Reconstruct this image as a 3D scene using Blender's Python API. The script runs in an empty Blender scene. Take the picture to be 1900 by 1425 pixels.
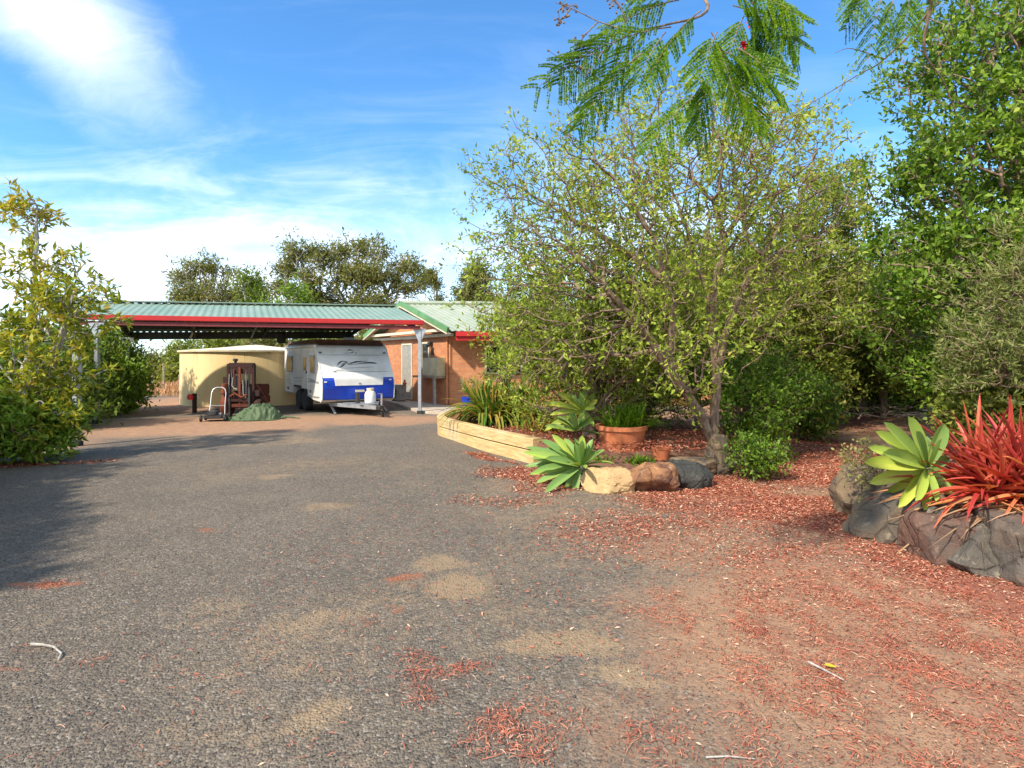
import bpy, math, random
import numpy as np
from mathutils import Vector, Matrix
from mathutils import noise as mnoise

S = bpy.context.scene
COL = S.collection
R = math.radians
F, HZ, EYE = 1050.0, 670.0, 1.6      # focal length and horizon (survey units), eye height in metres

# ------------------------------------------------------------------ camera
cd = bpy.data.cameras.new('camera')
cam = bpy.data.objects.new('camera', cd); COL.objects.link(cam)
cam.location = (0, 0, EYE); cam.rotation_euler = (R(90), 0, 0)
cd.sensor_width = 36; cd.lens = 36 * F / 1900.0
cd.shift_y = -(712.5 - HZ) / 1900.0
cd.clip_start = 0.05; cd.clip_end = 3000
S.camera = cam

# ------------------------------------------------------------------ light
SUN_TO = Vector((-0.68, -0.73, 0.0)).normalized()
SUN_EL = R(44)
sd = Vector((SUN_TO.x * math.cos(SUN_EL), SUN_TO.y * math.cos(SUN_EL), math.sin(SUN_EL)))
ld = bpy.data.lights.new('sun', 'SUN'); ld.energy = 3.3; ld.angle = R(2.0); ld.color = (1.0, 0.91, 0.78)
sun = bpy.data.objects.new('sun', ld); COL.objects.link(sun)
sun.rotation_euler = sd.to_track_quat('Z', 'Y').to_euler(); sun.location = (-20, -20, 30)

W = bpy.data.worlds.new('World'); S.world = W; W.use_nodes = True
wn, wl = W.node_tree.nodes, W.node_tree.links
wn.clear()

def node(ns, typ, **kw):
    n = ns.new(typ)
    for k, v in kw.items():
        if hasattr(n, k) and k not in ('Scale',): setattr(n, k, v)
        else: n.inputs[k].default_value = v
    return n

def mth(ns, ls, op, a, b=None, c=None, clamp=False):
    n = ns.new('ShaderNodeMath'); n.operation = op; n.use_clamp = clamp
    for i, v in enumerate((a, b, c)):
        if v is None: continue
        if isinstance(v, (int, float)): n.inputs[i].default_value = v
        else: ls.new(v, n.inputs[i])
    return n.outputs[0]

def maprange(ns, ls, v, a, b, c=0.0, d=1.0, smooth=True):
    n = ns.new('ShaderNodeMapRange'); n.interpolation_type = 'SMOOTHSTEP' if smooth else 'LINEAR'
    ls.new(v, n.inputs[0])
    for i, x in enumerate((a, b, c, d)): n.inputs[i + 1].default_value = x
    return n.outputs[0]

def mixc(ns, ls, f, a, b, mode='MIX'):
    n = ns.new('ShaderNodeMix'); n.data_type = 'RGBA'; n.blend_type = mode
    for i, v in ((0, f), (6, a), (7, b)):
        if isinstance(v, (int, float)): n.inputs[i].default_value = v
        elif isinstance(v, tuple): n.inputs[i].default_value = v if len(v) == 4 else v + (1,)
        else: ls.new(v, n.inputs[i])
    return n.outputs[2]

sky = wn.new('ShaderNodeTexSky'); sky.sky_type = 'NISHITA'; sky.sun_disc = False
sky.sun_elevation = SUN_EL; sky.sun_rotation = math.atan2(SUN_TO.x, SUN_TO.y)
sky.altitude = 600; sky.air_density = 1.0; sky.dust_density = 0.6; sky.ozone_density = 2.5
hs = wn.new('ShaderNodeHueSaturation'); hs.inputs['Saturation'].default_value = 1.12; hs.inputs['Value'].default_value = 1.0
wl.new(sky.outputs[0], hs.inputs['Color'])
tc = wn.new('ShaderNodeTexCoord'); sp = wn.new('ShaderNodeSeparateXYZ'); wl.new(tc.outputs['Generated'], sp.inputs[0])
yy = mth(wn, wl, 'MAXIMUM', mth(wn, wl, 'ABSOLUTE', sp.outputs[1]), 0.12)
u = mth(wn, wl, 'DIVIDE', sp.outputs[0], yy); v = mth(wn, wl, 'DIVIDE', sp.outputs[2], yy)
def skynoise(su, sv, rot, scale, det, rough, dist=0.4, off=0.0):
    c = wn.new('ShaderNodeCombineXYZ'); wl.new(u, c.inputs[0]); wl.new(v, c.inputs[1]); c.inputs[2].default_value = off
    m = wn.new('ShaderNodeMapping'); wl.new(c.outputs[0], m.inputs[0])
    m.inputs['Rotation'].default_value = (0, 0, rot); m.inputs['Scale'].default_value = (su, sv, 1)
    n = wn.new('ShaderNodeTexNoise'); wl.new(m.outputs[0], n.inputs['Vector'])
    n.inputs['Scale'].default_value = scale; n.inputs['Detail'].default_value = det
    n.inputs['Roughness'].default_value = rough; n.inputs['Distortion'].default_value = dist
    return n.outputs[0]
# the big soft cloud high on the left: an ellipse along a slanted axis with a ragged edge
du = mth(wn, wl, 'ADD', u, 0.80); dv = mth(wn, wl, 'SUBTRACT', v, 0.60)
ca, sa = math.cos(R(-42)), math.sin(R(-42))
al = mth(wn, wl, 'ADD', mth(wn, wl, 'MULTIPLY', du, ca), mth(wn, wl, 'MULTIPLY', dv, sa))
ac = mth(wn, wl, 'SUBTRACT', mth(wn, wl, 'MULTIPLY', dv, ca), mth(wn, wl, 'MULTIPLY', du, sa))
d2 = mth(wn, wl, 'SQRT', mth(wn, wl, 'ADD', mth(wn, wl, 'POWER', mth(wn, wl, 'ABSOLUTE', mth(wn, wl, 'DIVIDE', al, 0.33)), 2.0),
                             mth(wn, wl, 'POWER', mth(wn, wl, 'ABSOLUTE', mth(wn, wl, 'DIVIDE', ac, 0.125)), 2.0)))
nb = skynoise(1, 1, 0, 3.2, 4, 0.45, 0.3)
d2 = mth(wn, wl, 'ADD', d2, mth(wn, wl, 'MULTIPLY', mth(wn, wl, 'SUBTRACT', nb, 0.5), 0.8))
nf = skynoise(1.0, 2.4, R(40), 6.5, 8, 0.68, 0.8, 9.0)
d2 = mth(wn, wl, 'ADD', d2, mth(wn, wl, 'MULTIPLY', mth(wn, wl, 'SUBTRACT', nf, 0.5), 0.5))
blob = maprange(wn, wl, d2, 1.15, 0.1, 0, 0.80)
# low wisps
w1 = maprange(wn, wl, skynoise(1.0, 3.6, R(28), 2.2, 7, 0.62, 0.9), 0.42, 0.72)
w2 = maprange(wn, wl, skynoise(1.4, 2.4, R(14), 5.0, 7, 0.65, 0.6, 4.0), 0.40, 0.75)
low = maprange(wn, wl, v, 0.48, 0.14)
wis = mth(wn, wl, 'MULTIPLY', mth(wn, wl, 'ADD', mth(wn, wl, 'MULTIPLY', w1, 0.95), mth(wn, wl, 'MULTIPLY', w2, 0.5)), low)
hz = maprange(wn, wl, v, 0.38, 0.04, 0, 0.46)
hi = mth(wn, wl, 'MULTIPLY', w1, maprange(wn, wl, v, 0.9, 0.3, 0.0, 0.10))
cl = mth(wn, wl, 'MAXIMUM', blob, mth(wn, wl, 'ADD', mth(wn, wl, 'ADD', mth(wn, wl, 'MULTIPLY', wis, 0.6), hz), hi), clamp=True)
cl = mth(wn, wl, 'MINIMUM', cl, 0.88)
# bright overcast added out of view behind the camera, for softer, warmer fill
cl = mth(wn, wl, 'MAXIMUM', cl, mth(wn, wl, 'MULTIPLY', maprange(wn, wl, sp.outputs[1], 0.05, -0.35, 0, 0.85), maprange(wn, wl, w2, 0.0, 0.6, 0.75, 1.0)))
skyc = mixc(wn, wl, 1.0, hs.outputs[0], (0.60, 0.88, 1.00), 'MULTIPLY')
skyf = mixc(wn, wl, cl, skyc, (5.0, 5.35, 5.7, 1))
bg = wn.new('ShaderNodeBackground'); bg.inputs[1].default_value = 0.15
wl.new(skyf, bg.inputs[0]); wo = wn.new('ShaderNodeOutputWorld'); wl.new(bg.outputs[0], wo.inputs[0])

S.view_settings.view_transform = 'Standard'; S.view_settings.look = 'None'
S.view_settings.exposure = 1.06; S.view_settings.gamma = 1.0
S.render.engine = 'CYCLES'
S.cycles.max_bounces = 6; S.cycles.transparent_max_bounces = 6

# ------------------------------------------------------------------ helpers
def at(px, py, Z): return Vector(((px - 950) * Z / F, Z, EYE - (py - HZ) * Z / F))
def gd(px, py, z=0.0):
    Z = (EYE - z) * F / (py - HZ); return Vector(((px - 950) * Z / F, Z, z))

def tag(o, label=None, cat=None, group=None, kind=None):
    if label: o['label'] = label
    if cat: o['category'] = cat
    if group: o['group'] = group
    if kind: o['kind'] = kind
    return o

def thing(name, label, cat, loc=(0, 0, 0), rz=0.0, group=None):
    o = bpy.data.objects.new(name, None); COL.objects.link(o)
    o.location = loc; o.rotation_euler = (0, 0, rz); o.empty_display_size = 0.2
    return tag(o, label, cat, group)

def link_mesh(name, me, m, parent=None, smooth=False):
    if m is not None: me.materials.append(m)
    o = bpy.data.objects.new(name, me); COL.objects.link(o)
    if parent is not None: o.parent = parent
    if smooth: me.polygons.foreach_set('use_smooth', [True] * len(me.polygons))
    return o

def copy_tree(o, parent=None):
    c = o.copy(); COL.objects.link(c)
    c.parent = parent
    for ch in list(o.children): copy_tree(ch, c)
    return c

class MB:
    def __init__(s): s.v = []; s.f = []; s.t = []
    def add(s, vs, fs, tint=0.5):
        b = len(s.v); s.v += [tuple(p) for p in vs]; s.f += [tuple(b + i for i in f) for f in fs]; s.t += [tint] * len(fs)
        return s
    def box(s, x0, x1, y0, y1, z0, z1, M=None, c=0.0):
        vs = []
        if c > 0:   # chamfered box
            for z, e in ((z0, c), (z0 + c, 0), (z1 - c, 0), (z1, c)):
                a, b_, p, q = x0 + e, x1 - e, y0 + e, y1 - e
                k = c if e == 0 else 0.35 * c
                vs += [(a + k, p, z), (b_ - k, p, z), (b_, p + k, z), (b_, q - k, z), (b_ - k, q, z), (a + k, q, z), (a, q - k, z), (a, p + k, z)]
            fs = [tuple(range(7, -1, -1)), tuple(range(24, 32))]
            for l in range(3):
                for i in range(8):
                    j = (i + 1) % 8; fs.append((l * 8 + i, l * 8 + j, (l + 1) * 8 + j, (l + 1) * 8 + i))
        else:
            vs = [(x, y, z) for z in (z0, z1) for x, y in ((x0, y0), (x1, y0), (x1, y1), (x0, y1))]
            fs = [(3, 2, 1, 0), (4, 5, 6, 7), (0, 1, 5, 4), (1, 2, 6, 5), (2, 3, 7, 6), (3, 0, 4, 7)]
        if M is not None: vs = [M @ Vector(p) for p in vs]
        return s.add(vs, fs)
    def tube(s, pts, r, n=8, cap=True, tint=0.5):
        pts = [Vector(p) for p in pts]; rs = r if isinstance(r, (list, tuple)) else [r] * len(pts)
        vs = []; ref = Vector((0.13, 0.31, 0.94)); L = len(pts)
        d0 = (pts[-1] - pts[0]).normalized() if (pts[-1] - pts[0]).length > 1e-6 else Vector((1, 0, 0))
        if abs(d0.dot(ref)) > 0.85: ref = Vector((0.95, 0.2, 0.1))
        U = None
        for i, p in enumerate(pts):
            d = (pts[min(i + 1, L - 1)] - pts[max(i - 1, 0)]).normalized()
            U = d.cross(ref).normalized() if U is None else (U - d * U.dot(d)).normalized()
            V = d.cross(U)
            for k in range(n):
                a = 2 * math.pi * k / n; vs.append(p + (U * math.cos(a) + V * math.sin(a)) * rs[i])
        fs = [(i * n + k, i * n + (k + 1) % n, (i + 1) * n + (k + 1) % n, (i + 1) * n + k) for i in range(L - 1) for k in range(n)]
        if cap: fs += [tuple(range(n - 1, -1, -1)), tuple((L - 1) * n + k for k in range(n))]
        return s.add(vs, fs, tint)
    def beam(s, a, b, w, h, up=(0, 0, 1)):
        a = Vector(a); b = Vector(b); d = (b - a).normalized(); x = d.cross(Vector(up)).normalized(); z = x.cross(d)
        vs = [p + x * sx * w / 2 + z * sz * h / 2 for p in (a, b) for sx, sz in ((-1, -1), (1, -1), (1, 1), (-1, 1))]
        return s.add(vs, [(3, 2, 1, 0), (4, 5, 6, 7), (0, 1, 5, 4), (1, 2, 6, 5), (2, 3, 7, 6), (3, 0, 4, 7)])
    def lathe(s, prof, n=24, c=(0, 0, 0), M=None, cap=True, wob=0.0):
        vs = []
        for r, z in prof:
            for k in range(n):
                a = 2 * math.pi * k / n; q = r * (1 + wob * math.sin(3 * a + z * 4))
                p = Vector((q * math.cos(a), q * math.sin(a), z)); p = (M @ p) if M is not None else p
                vs.append(p + Vector(c))
        L = len(prof)
        fs = [(i * n + k, i * n + (k + 1) % n, (i + 1) * n + (k + 1) % n, (i + 1) * n + k) for i in range(L - 1) for k in range(n)]
        if cap: fs += [tuple(range(n - 1, -1, -1)), tuple((L - 1) * n + k for k in range(n))]
        return s.add(vs, fs)
    def prism(s, poly, a, b, plane='yz'):
        """extrude a 2D polygon; plane 'yz': poly=(y,z), extruded along x from a to b; 'xz': along y"""
        n = len(poly)
        mk = (lambda t, p: (t, p[0], p[1])) if plane == 'yz' else ((lambda t, p: (p[0], t, p[1])) if plane == 'xz' else (lambda t, p: (p[0], p[1], t)))
        vs = [mk(a, p) for p in poly] + [mk(b, p) for p in poly]
        fs = [tuple(range(n - 1, -1, -1)), tuple(range(n, 2 * n))] + [(i, (i + 1) % n, n + (i + 1) % n, n + i) for i in range(n)]
        return s.add(vs, fs)
    def build(s, name, m, parent=None, smooth=False, bevel=0.0):
        me = bpy.data.meshes.new(name); me.from_pydata([tuple(p) for p in s.v], [], s.f)
        if any(t != 0.5 for t in s.t):
            a = me.attributes.new('tint', 'FLOAT', 'FACE'); a.data.foreach_set('value', s.t)
        import bmesh
        bm = bmesh.new(); bm.from_mesh(me); bmesh.ops.recalc_face_normals(bm, faces=bm.faces)
        if bevel > 0:
            es = [e for e in bm.edges if len(e.link_faces) == 2 and e.calc_face_angle(0) > 0.5]
            bmesh.ops.bevel(bm, geom=es, offset=bevel, segments=2, affect='EDGES', clamp_overlap=True)
        bm.to_mesh(me); bm.free()
        o = link_mesh(name, me, m, parent, smooth)
        if smooth:
            try: me.set_sharp_from_angle(angle=R(40))
            except Exception: pass
        return o

def np_mesh(name, V, Fq, m, parent=None, tint=None, smooth=False):
    me = bpy.data.meshes.new(name); k = Fq.shape[1]
    me.vertices.add(len(V)); me.vertices.foreach_set('co', V.astype(np.float32).ravel())
    me.loops.add(Fq.size); me.loops.foreach_set('vertex_index', Fq.astype(np.int32).ravel())
    me.polygons.add(len(Fq)); me.polygons.foreach_set('loop_start', np.arange(0, Fq.size, k, dtype=np.int32))
    me.polygons.foreach_set('loop_total', np.full(len(Fq), k, dtype=np.int32))
    if tint is not None:
        a = me.attributes.new('tint', 'FLOAT', 'FACE'); a.data.foreach_set('value', tint.astype(np.float32))
    me.update(calc_edges=True); me.validate()
    return link_mesh(name, me, m, parent, smooth)

# ------------------------------------------------------------------ materials
def newmat(name):
    m = bpy.data.materials.new(name); m.use_nodes = True
    ns, ls = m.node_tree.nodes, m.node_tree.links
    return m, ns, ls, ns['Principled BSDF']

def objco(ns, ls, scale=(1, 1, 1), world=False, rot=(0, 0, 0)):
    if world: src = ns.new('ShaderNodeNewGeometry').outputs['Position']
    else: src = ns.new('ShaderNodeTexCoord').outputs['Object']
    m = ns.new('ShaderNodeMapping'); ls.new(src, m.inputs[0]); m.inputs['Scale'].default_value = scale; m.inputs['Rotation'].default_value = rot
    return m.outputs[0]

def tnoise(ns, ls, vec, scale, det=4, rough=0.55, dist=0.0):
    n = ns.new('ShaderNodeTexNoise'); ls.new(vec, n.inputs['Vector']); n.inputs['Scale'].default_value = scale
    n.inputs['Detail'].default_value = det; n.inputs['Roughness'].default_value = rough; n.inputs['Distortion'].default_value = dist
    return n.outputs[0]

def bump(ns, ls, h, strength, dist, bsdf, prev=None):
    b = ns.new('ShaderNodeBump'); b.inputs['Strength'].default_value = strength; b.inputs['Distance'].default_value = dist
    ls.new(h, b.inputs['Height'])
    if prev is not None: ls.new(prev, b.inputs['Normal'])
    ls.new(b.outputs[0], bsdf.inputs['Normal']); return b.outputs[0]

def plain(name, c, rough=0.6, metal=0.0, c2=None, scale=6.0, amt=0.5, bmp=0.15, stretch=(1, 1, 1), spec=0.4, det=5):
    """base colour with blotchy wear in a second colour and a little relief"""
    m, ns, ls, b = newmat(name)
    vec = objco(ns, ls, stretch)
    n = tnoise(ns, ls, vec, scale, det, 0.62)
    c2 = c2 or tuple(x * 0.72 for x in c)
    f = maprange(ns, ls, n, 0.5 - amt * 0.35, 0.5 + amt * 0.35)
    ls.new(mixc(ns, ls, f, c, c2), b.inputs['Base Color'])
    b.inputs['Roughness'].default_value = rough; b.inputs['Metallic'].default_value = metal
    b.inputs['Specular IOR Level'].default_value = spec
    if bmp: bump(ns, ls, tnoise(ns, ls, vec, scale * 6, 4), bmp, 0.01, b)
    return m

def leafmat(name, stops, rough=0.55, trans=0.38, spec=0.25):
    """stops: colours along the per-leaf tint 0..1"""
    m, ns, ls, b = newmat(name)
    a = ns.new('ShaderNodeAttribute'); a.attribute_name = 'tint'
    r = ns.new('ShaderNodeValToRGB'); ls.new(a.outputs['Fac'], r.inputs[0])
    cr = r.color_ramp
    while len(cr.elements) < len(stops): cr.elements.new(0.5)
    for i, c in enumerate(stops):
        cr.elements[i].position = i / (len(stops) - 1); cr.elements[i].color = c + (1,)
    ls.new(r.outputs[0], b.inputs['Base Color']); b.inputs['Roughness'].default_value = rough
    b.inputs['Specular IOR Level'].default_value = spec
    t = ns.new('ShaderNodeBsdfTranslucent'); ls.new(mixc(ns, ls, 1.0, r.outputs[0], (1.25, 1.3, 0.6), 'MULTIPLY'), t.inputs[0])
    mx = ns.new('ShaderNodeMixShader'); mx.inputs[0].default_value = trans
    ls.new(b.outputs[0], mx.inputs[1]); ls.new(t.outputs[0], mx.inputs[2])
    ls.new(mx.outputs[0], ns['Material Output'].inputs[0])
    return m

def barkmat(name, c, c2):
    m, ns, ls, b = newmat(name)
    vec = objco(ns, ls, (1, 1, 0.3))
    n = tnoise(ns, ls, vec, 22, 6, 0.65)
    ls.new(mixc(ns, ls, maprange(ns, ls, n, 0.35, 0.65), c, c2), b.inputs['Base Color'])
    b.inputs['Roughness'].default_value = 0.9; b.inputs['Specular IOR Level'].default_value = 0.15
    bump(ns, ls, n, 0.7, 0.02, b); return m

def brickmat():
    m, ns, ls, b = newmat('brick')
    t = ns.new('ShaderNodeTexCoord'); s_ = ns.new('ShaderNodeSeparateXYZ'); ls.new(t.outputs['Object'], s_.inputs[0])
    c = ns.new('ShaderNodeCombineXYZ'); ls.new(mth(ns, ls, 'ADD', s_.outputs[0], s_.outputs[1]), c.inputs[0]); ls.new(s_.outputs[2], c.inputs[1])
    br = ns.new('ShaderNodeTexBrick'); ls.new(c.outputs[0], br.inputs['Vector'])
    br.inputs['Color1'].default_value = (0.60, 0.25, 0.10, 1); br.inputs['Color2'].default_value = (0.47, 0.17, 0.07, 1)
    br.inputs['Mortar'].default_value = (0.42, 0.26, 0.16, 1); br.inputs['Scale'].default_value = 1.0
    br.inputs['Mortar Size'].default_value = 0.008; br.inputs['Brick Width'].default_value = 0.24; br.inputs['Row Height'].default_value = 0.086
    n = tnoise(ns, ls, t.outputs['Object'], 3.0, 6, 0.6)
    ls.new(mixc(ns, ls, maprange(ns, ls, n, 0.35, 0.75, 0, 0.35), br.outputs[0], (0.30, 0.10, 0.05, 1)), b.inputs['Base Color'])
    b.inputs['Roughness'].default_value = 0.88
    bump(ns, ls, mth(ns, ls, 'SUBTRACT', 1.0, br.outputs['Fac']), 0.5, 0.01, b); return m

M = {}
M['brick'] = brickmat()
M['cream'] = plain('cream_paint', (0.72, 0.66, 0.50), 0.5, c2=(0.60, 0.52, 0.36), scale=3)
M['white'] = plain('white_paint', (0.78, 0.78, 0.74), 0.35, c2=(0.66, 0.65, 0.60), scale=2.5, bmp=0.04, spec=0.5)
M['red'] = plain('red_fascia_paint', (0.50, 0.018, 0.018), 0.5, c2=(0.38, 0.02, 0.02), scale=2, bmp=0.03)
M['galv'] = plain('galvanised_steel', (0.48, 0.50, 0.52), 0.42, 0.6, c2=(0.36, 0.37, 0.38), scale=9, bmp=0.05)
M['darkmetal'] = plain('dark_steel', (0.06, 0.055, 0.05), 0.55, 0.3, scale=9)
M['black'] = plain('black_rubber', (0.022, 0.022, 0.022), 0.8, c2=(0.05, 0.045, 0.04), scale=14)
M['glassdark'] = plain('dark_window_glass', (0.02, 0.024, 0.028), 0.08, scale=1.5, bmp=0.0, spec=0.8)
M['concrete'] = plain('pale_concrete', (0.52, 0.45, 0.36), 0.9, c2=(0.38, 0.30, 0.22), scale=3.5, bmp=0.3)
M['tank'] = plain('tank_render', (0.84, 0.66, 0.34), 0.85, c2=(0.68, 0.48, 0.22), scale=1.0, amt=0.9, bmp=0.12, stretch=(1, 1, 0.3))
ns, ls = M['tank'].node_tree.nodes, M['tank'].node_tree.links; b = ns['Principled BSDF']
_v = objco(ns, ls, (1, 1, .06)); _s = tnoise(ns, ls, _v, 5.0, 6, .7); _o = b.inputs['Base Color'].links[0].from_socket
_t = ns.new('ShaderNodeTexCoord'); _z = ns.new('ShaderNodeSeparateXYZ'); ls.new(_t.outputs['Object'], _z.inputs[0])
_f = mth(ns, ls, 'MULTIPLY', maprange(ns, ls, _s, .52, .68), maprange(ns, ls, _z.outputs[2], .9, 1.95, .15, .75))
ls.new(mixc(ns, ls, _f, _o, (.26, .19, .11, 1)), b.inputs['Base Color'])
M['tanktop'] = plain('tank_roof_cream', (0.84, 0.74, 0.52), 0.7, c2=(0.70, 0.58, 0.36), scale=3)
M['rust'] = plain('rusty_iron', (0.15, 0.036, 0.016), 0.85, 0.1, c2=(0.07, 0.022, 0.014), scale=9, amt=0.7, bmp=0.5)
M['rustdark'] = plain('dark_rusty_iron', (0.045, 0.014, 0.010), 0.85, 0.1, c2=(0.03, 0.014, 0.012), scale=9, amt=0.6, bmp=0.5)
M['rustbright'] = plain('orange_rust', (0.19, 0.045, 0.018), 0.85, 0.0, c2=(0.14, 0.035, 0.018), scale=12, amt=0.7, bmp=0.5)
M['chrome'] = plain('worn_chrome', (0.62, 0.60, 0.60), 0.25, 0.8, scale=10, bmp=0.0)
M['blue'] = plain('blue_paint', (0.012, 0.065, 0.50), 0.28, c2=(0.01, 0.04, 0.34), scale=1.6, bmp=0.02, spec=0.5)
M['caravanroof'] = plain('brown_roof_edge', (0.085, 0.032, 0.016), 0.8, c2=(0.15, 0.07, 0.035), scale=5, amt=0.7)
M['decal'] = plain('grey_decal', (0.05, 0.06, 0.065), 0.4, c2=(0.12, 0.14, 0.14), scale=8, bmp=0)
M['decallight'] = plain('pale_grey_decal', (0.26, 0.32, 0.34), 0.4, scale=8, bmp=0)
M['amber'] = plain('amber_window_tint', (0.50, 0.30, 0.09), 0.2, c2=(0.26, 0.15, 0.06), scale=5, bmp=0, spec=0.7)
M['tarp'] = plain('green_tarpaulin', (0.05, 0.085, 0.035), 0.75, c2=(0.10, 0.14, 0.065), scale=4, amt=0.8, bmp=0.3)
M['terracotta'] = plain('terracotta', (0.60, 0.20, 0.08), 0.85, c2=(0.42, 0.13, 0.055), scale=5, amt=0.8, bmp=0.2)
M['bluepot'] = plain('blue_glaze', (0.015, 0.05, 0.40), 0.2, scale=5, bmp=0.02, spec=0.6)
M['soil'] = plain('garden_soil', (0.16, 0.085, 0.055), 0.97, c2=(0.27, 0.13, 0.08), scale=14, amt=0.8, bmp=1.0)
M['sand'] = plain('sandstone', (0.50, 0.34, 0.16), 0.9, c2=(0.34, 0.21, 0.10), scale=5, amt=0.8, bmp=0.5)
M['meter'] = plain('meter_box_beige', (0.70, 0.62, 0.38), 0.5, scale=3, bmp=0.02)
M['grey'] = plain('grey_plastic', (0.42, 0.41, 0.38), 0.55, c2=(0.28, 0.27, 0.25), scale=5)
M['obscure'] = plain('obscure_glass', (0.40, 0.38, 0.33), 0.3, c2=(0.22, 0.21, 0.19), scale=20, amt=0.6, bmp=0.1)
M['greenroof'] = plain('green_roof_sheet', (0.155, 0.245, 0.185), 0.62, 0.0, c2=(0.22, 0.29, 0.235), scale=1.2, amt=0.8, bmp=0.02, spec=0.5)
M['capgreen'] = plain('green_capping', (0.13, 0.29, 0.11), 0.5, scale=3, bmp=0.02)
M['paleroof'] = plain('pale_roof_sheet', (0.36, 0.37, 0.29), 0.6, 0.0, c2=(0.24, 0.30, 0.20), scale=1.6, amt=0.9, bmp=0.02, spec=0.5)
M['underside'] = plain('roof_underside', (0.07, 0.065, 0.05), 0.7, 0.1, scale=3)
M['redplastic'] = plain('red_cap', (0.60, 0.03, 0.02), 0.5, scale=3)
M['bark'] = barkmat('bark', (0.15, 0.095, 0.065), (0.36, 0.26, 0.19))
M['twig'] = barkmat('twig_bark', (0.15, 0.095, 0.062), (0.29, 0.21, 0.15))
M['palebark'] = barkmat('pale_gum_bark', (0.30, 0.27, 0.23), (0.52, 0.48, 0.42))
M['darkbark'] = barkmat('dark_bark', (0.05, 0.035, 0.028), (0.12, 0.085, 0.06))
M['wood'] = barkmat('weathered_wood', (0.22, 0.15, 0.10), (0.45, 0.36, 0.27))

M['leaf_main'] = leafmat('leaf_main', [(0.15, 0.21, 0.025), (0.29, 0.37, 0.045), (0.42, 0.50, 0.075), (0.48, 0.37, 0.08)])
M['leaf_olive'] = leafmat('leaf_olive', [(0.08, 0.12, 0.018), (0.18, 0.23, 0.035), (0.28, 0.32, 0.055), (0.36, 0.32, 0.08)])
M['leaf_gloss'] = leafmat('leaf_gloss', [(0.06, 0.115, 0.014), (0.13, 0.23, 0.022), (0.23, 0.35, 0.035), (0.35, 0.42, 0.06)], 0.5, 0.34, 0.3)
M['leaf_dark'] = leafmat('leaf_dark', [(0.05, 0.085, 0.015), (0.11, 0.18, 0.025), (0.19, 0.27, 0.04), (0.27, 0.30, 0.06)])
M['leaf_pale'] = leafmat('leaf_pale', [(0.14, 0.17, 0.05), (0.24, 0.27, 0.08), (0.36, 0.36, 0.13), (0.44, 0.36, 0.13)])
M['leaf_left'] = leafmat('leaf_left', [(0.10, 0.15, 0.018), (0.24, 0.28, 0.028), (0.42, 0.40, 0.04), (0.52, 0.34, 0.06)])
M['leaf_gum'] = leafmat('leaf_gum', [(0.09, 0.10, 0.03), (0.16, 0.18, 0.045), (0.24, 0.25, 0.07), (0.30, 0.22, 0.08)])
M['leaf_fern'] = leafmat('leaf_fern', [(0.05, 0.12, 0.008), (0.095, 0.20, 0.012), (0.17, 0.30, 0.018), (0.27, 0.38, 0.03)], 0.4, 0.45)
M['leaf_agave'] = leafmat('leaf_agave', [(0.10, 0.20, 0.05), (0.19, 0.32, 0.08), (0.36, 0.46, 0.07), (0.56, 0.54, 0.09)], 0.42, 0.15)
for _n in ('leaf_agave',):
    ns, ls = M[_n].node_tree.nodes, M[_n].node_tree.links; b = ns['Principled BSDF']
    _o = b.inputs['Base Color'].links[0].from_socket; _q = tnoise(ns, ls, objco(ns, ls, world=True), 26, 5, .7)
    ls.new(mixc(ns, ls, maprange(ns, ls, _q, .50, .72, 0, .55), _o, (.30, .30, .10, 1)), b.inputs['Base Color']); bump(ns, ls, _q, .25, .01, b)
M['leaf_strap'] = leafmat('leaf_strap', [(0.05, 0.12, 0.015), (0.12, 0.22, 0.03), (0.28, 0.28, 0.05), (0.50, 0.26, 0.06)], 0.5, 0.3)
M['leaf_red'] = leafmat('leaf_red', [(0.28, 0.035, 0.03), (0.50, 0.055, 0.048), (0.64, 0.12, 0.07), (0.72, 0.30, 0.11)], 0.4, 0.25, 0.4)
M['leaf_dead'] = leafmat('leaf_dead', [(0.13, 0.08, 0.05), (0.30, 0.19, 0.12), (0.48, 0.30, 0.17), (0.55, 0.22, 0.08)], 0.8, 0.1, 0.1)
M['litter'] = leafmat('leaf_litter', [(0.14, 0.05, 0.034), (0.38, 0.092, 0.052), (0.53, 0.19, 0.11), (0.68, 0.46, 0.31)], 0.7, 0.05, 0.2)
M['stone'] = leafmat('gravel_stone', [(0.05, 0.045, 0.040), (0.105, 0.092, 0.078), (0.185, 0.158, 0.128), (0.36, 0.30, 0.23)], 0.8, 0.0, 0.3)

def rockmat(name, c1, c2, c3):
    m, ns, ls, b = newmat(name)
    vec = objco(ns, ls)
    n1 = tnoise(ns, ls, vec, 2.2, 6, 0.6, 0.6); n2 = tnoise(ns, ls, vec, 9, 6, 0.7)
    c = mixc(ns, ls, maprange(ns, ls, n1, 0.38, 0.62), c1, c2)
    c = mixc(ns, ls, maprange(ns, ls, n2, 0.56, 0.70, 0, 0.75), c, c3)
    ls.new(c, b.inputs['Base Color']); b.inputs['Roughness'].default_value = 0.85
    vc = ns.new('ShaderNodeTexVoronoi'); vc.feature = 'DISTANCE_TO_EDGE'; ls.new(vec, vc.inputs['Vector']); vc.inputs['Scale'].default_value = 3.2
    crk = maprange(ns, ls, mth(ns, ls, 'ADD', vc.outputs[0], mth(ns, ls, 'MULTIPLY', n2, .12)), .05, .11)
    p = bump(ns, ls, mth(ns, ls, 'ADD', n2, mth(ns, ls, 'MULTIPLY', crk, .6)), 0.8, 0.05, b); bump(ns, ls, tnoise(ns, ls, vec, 45, 6, .75), 0.7, 0.010, b, p)
    return m
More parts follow.
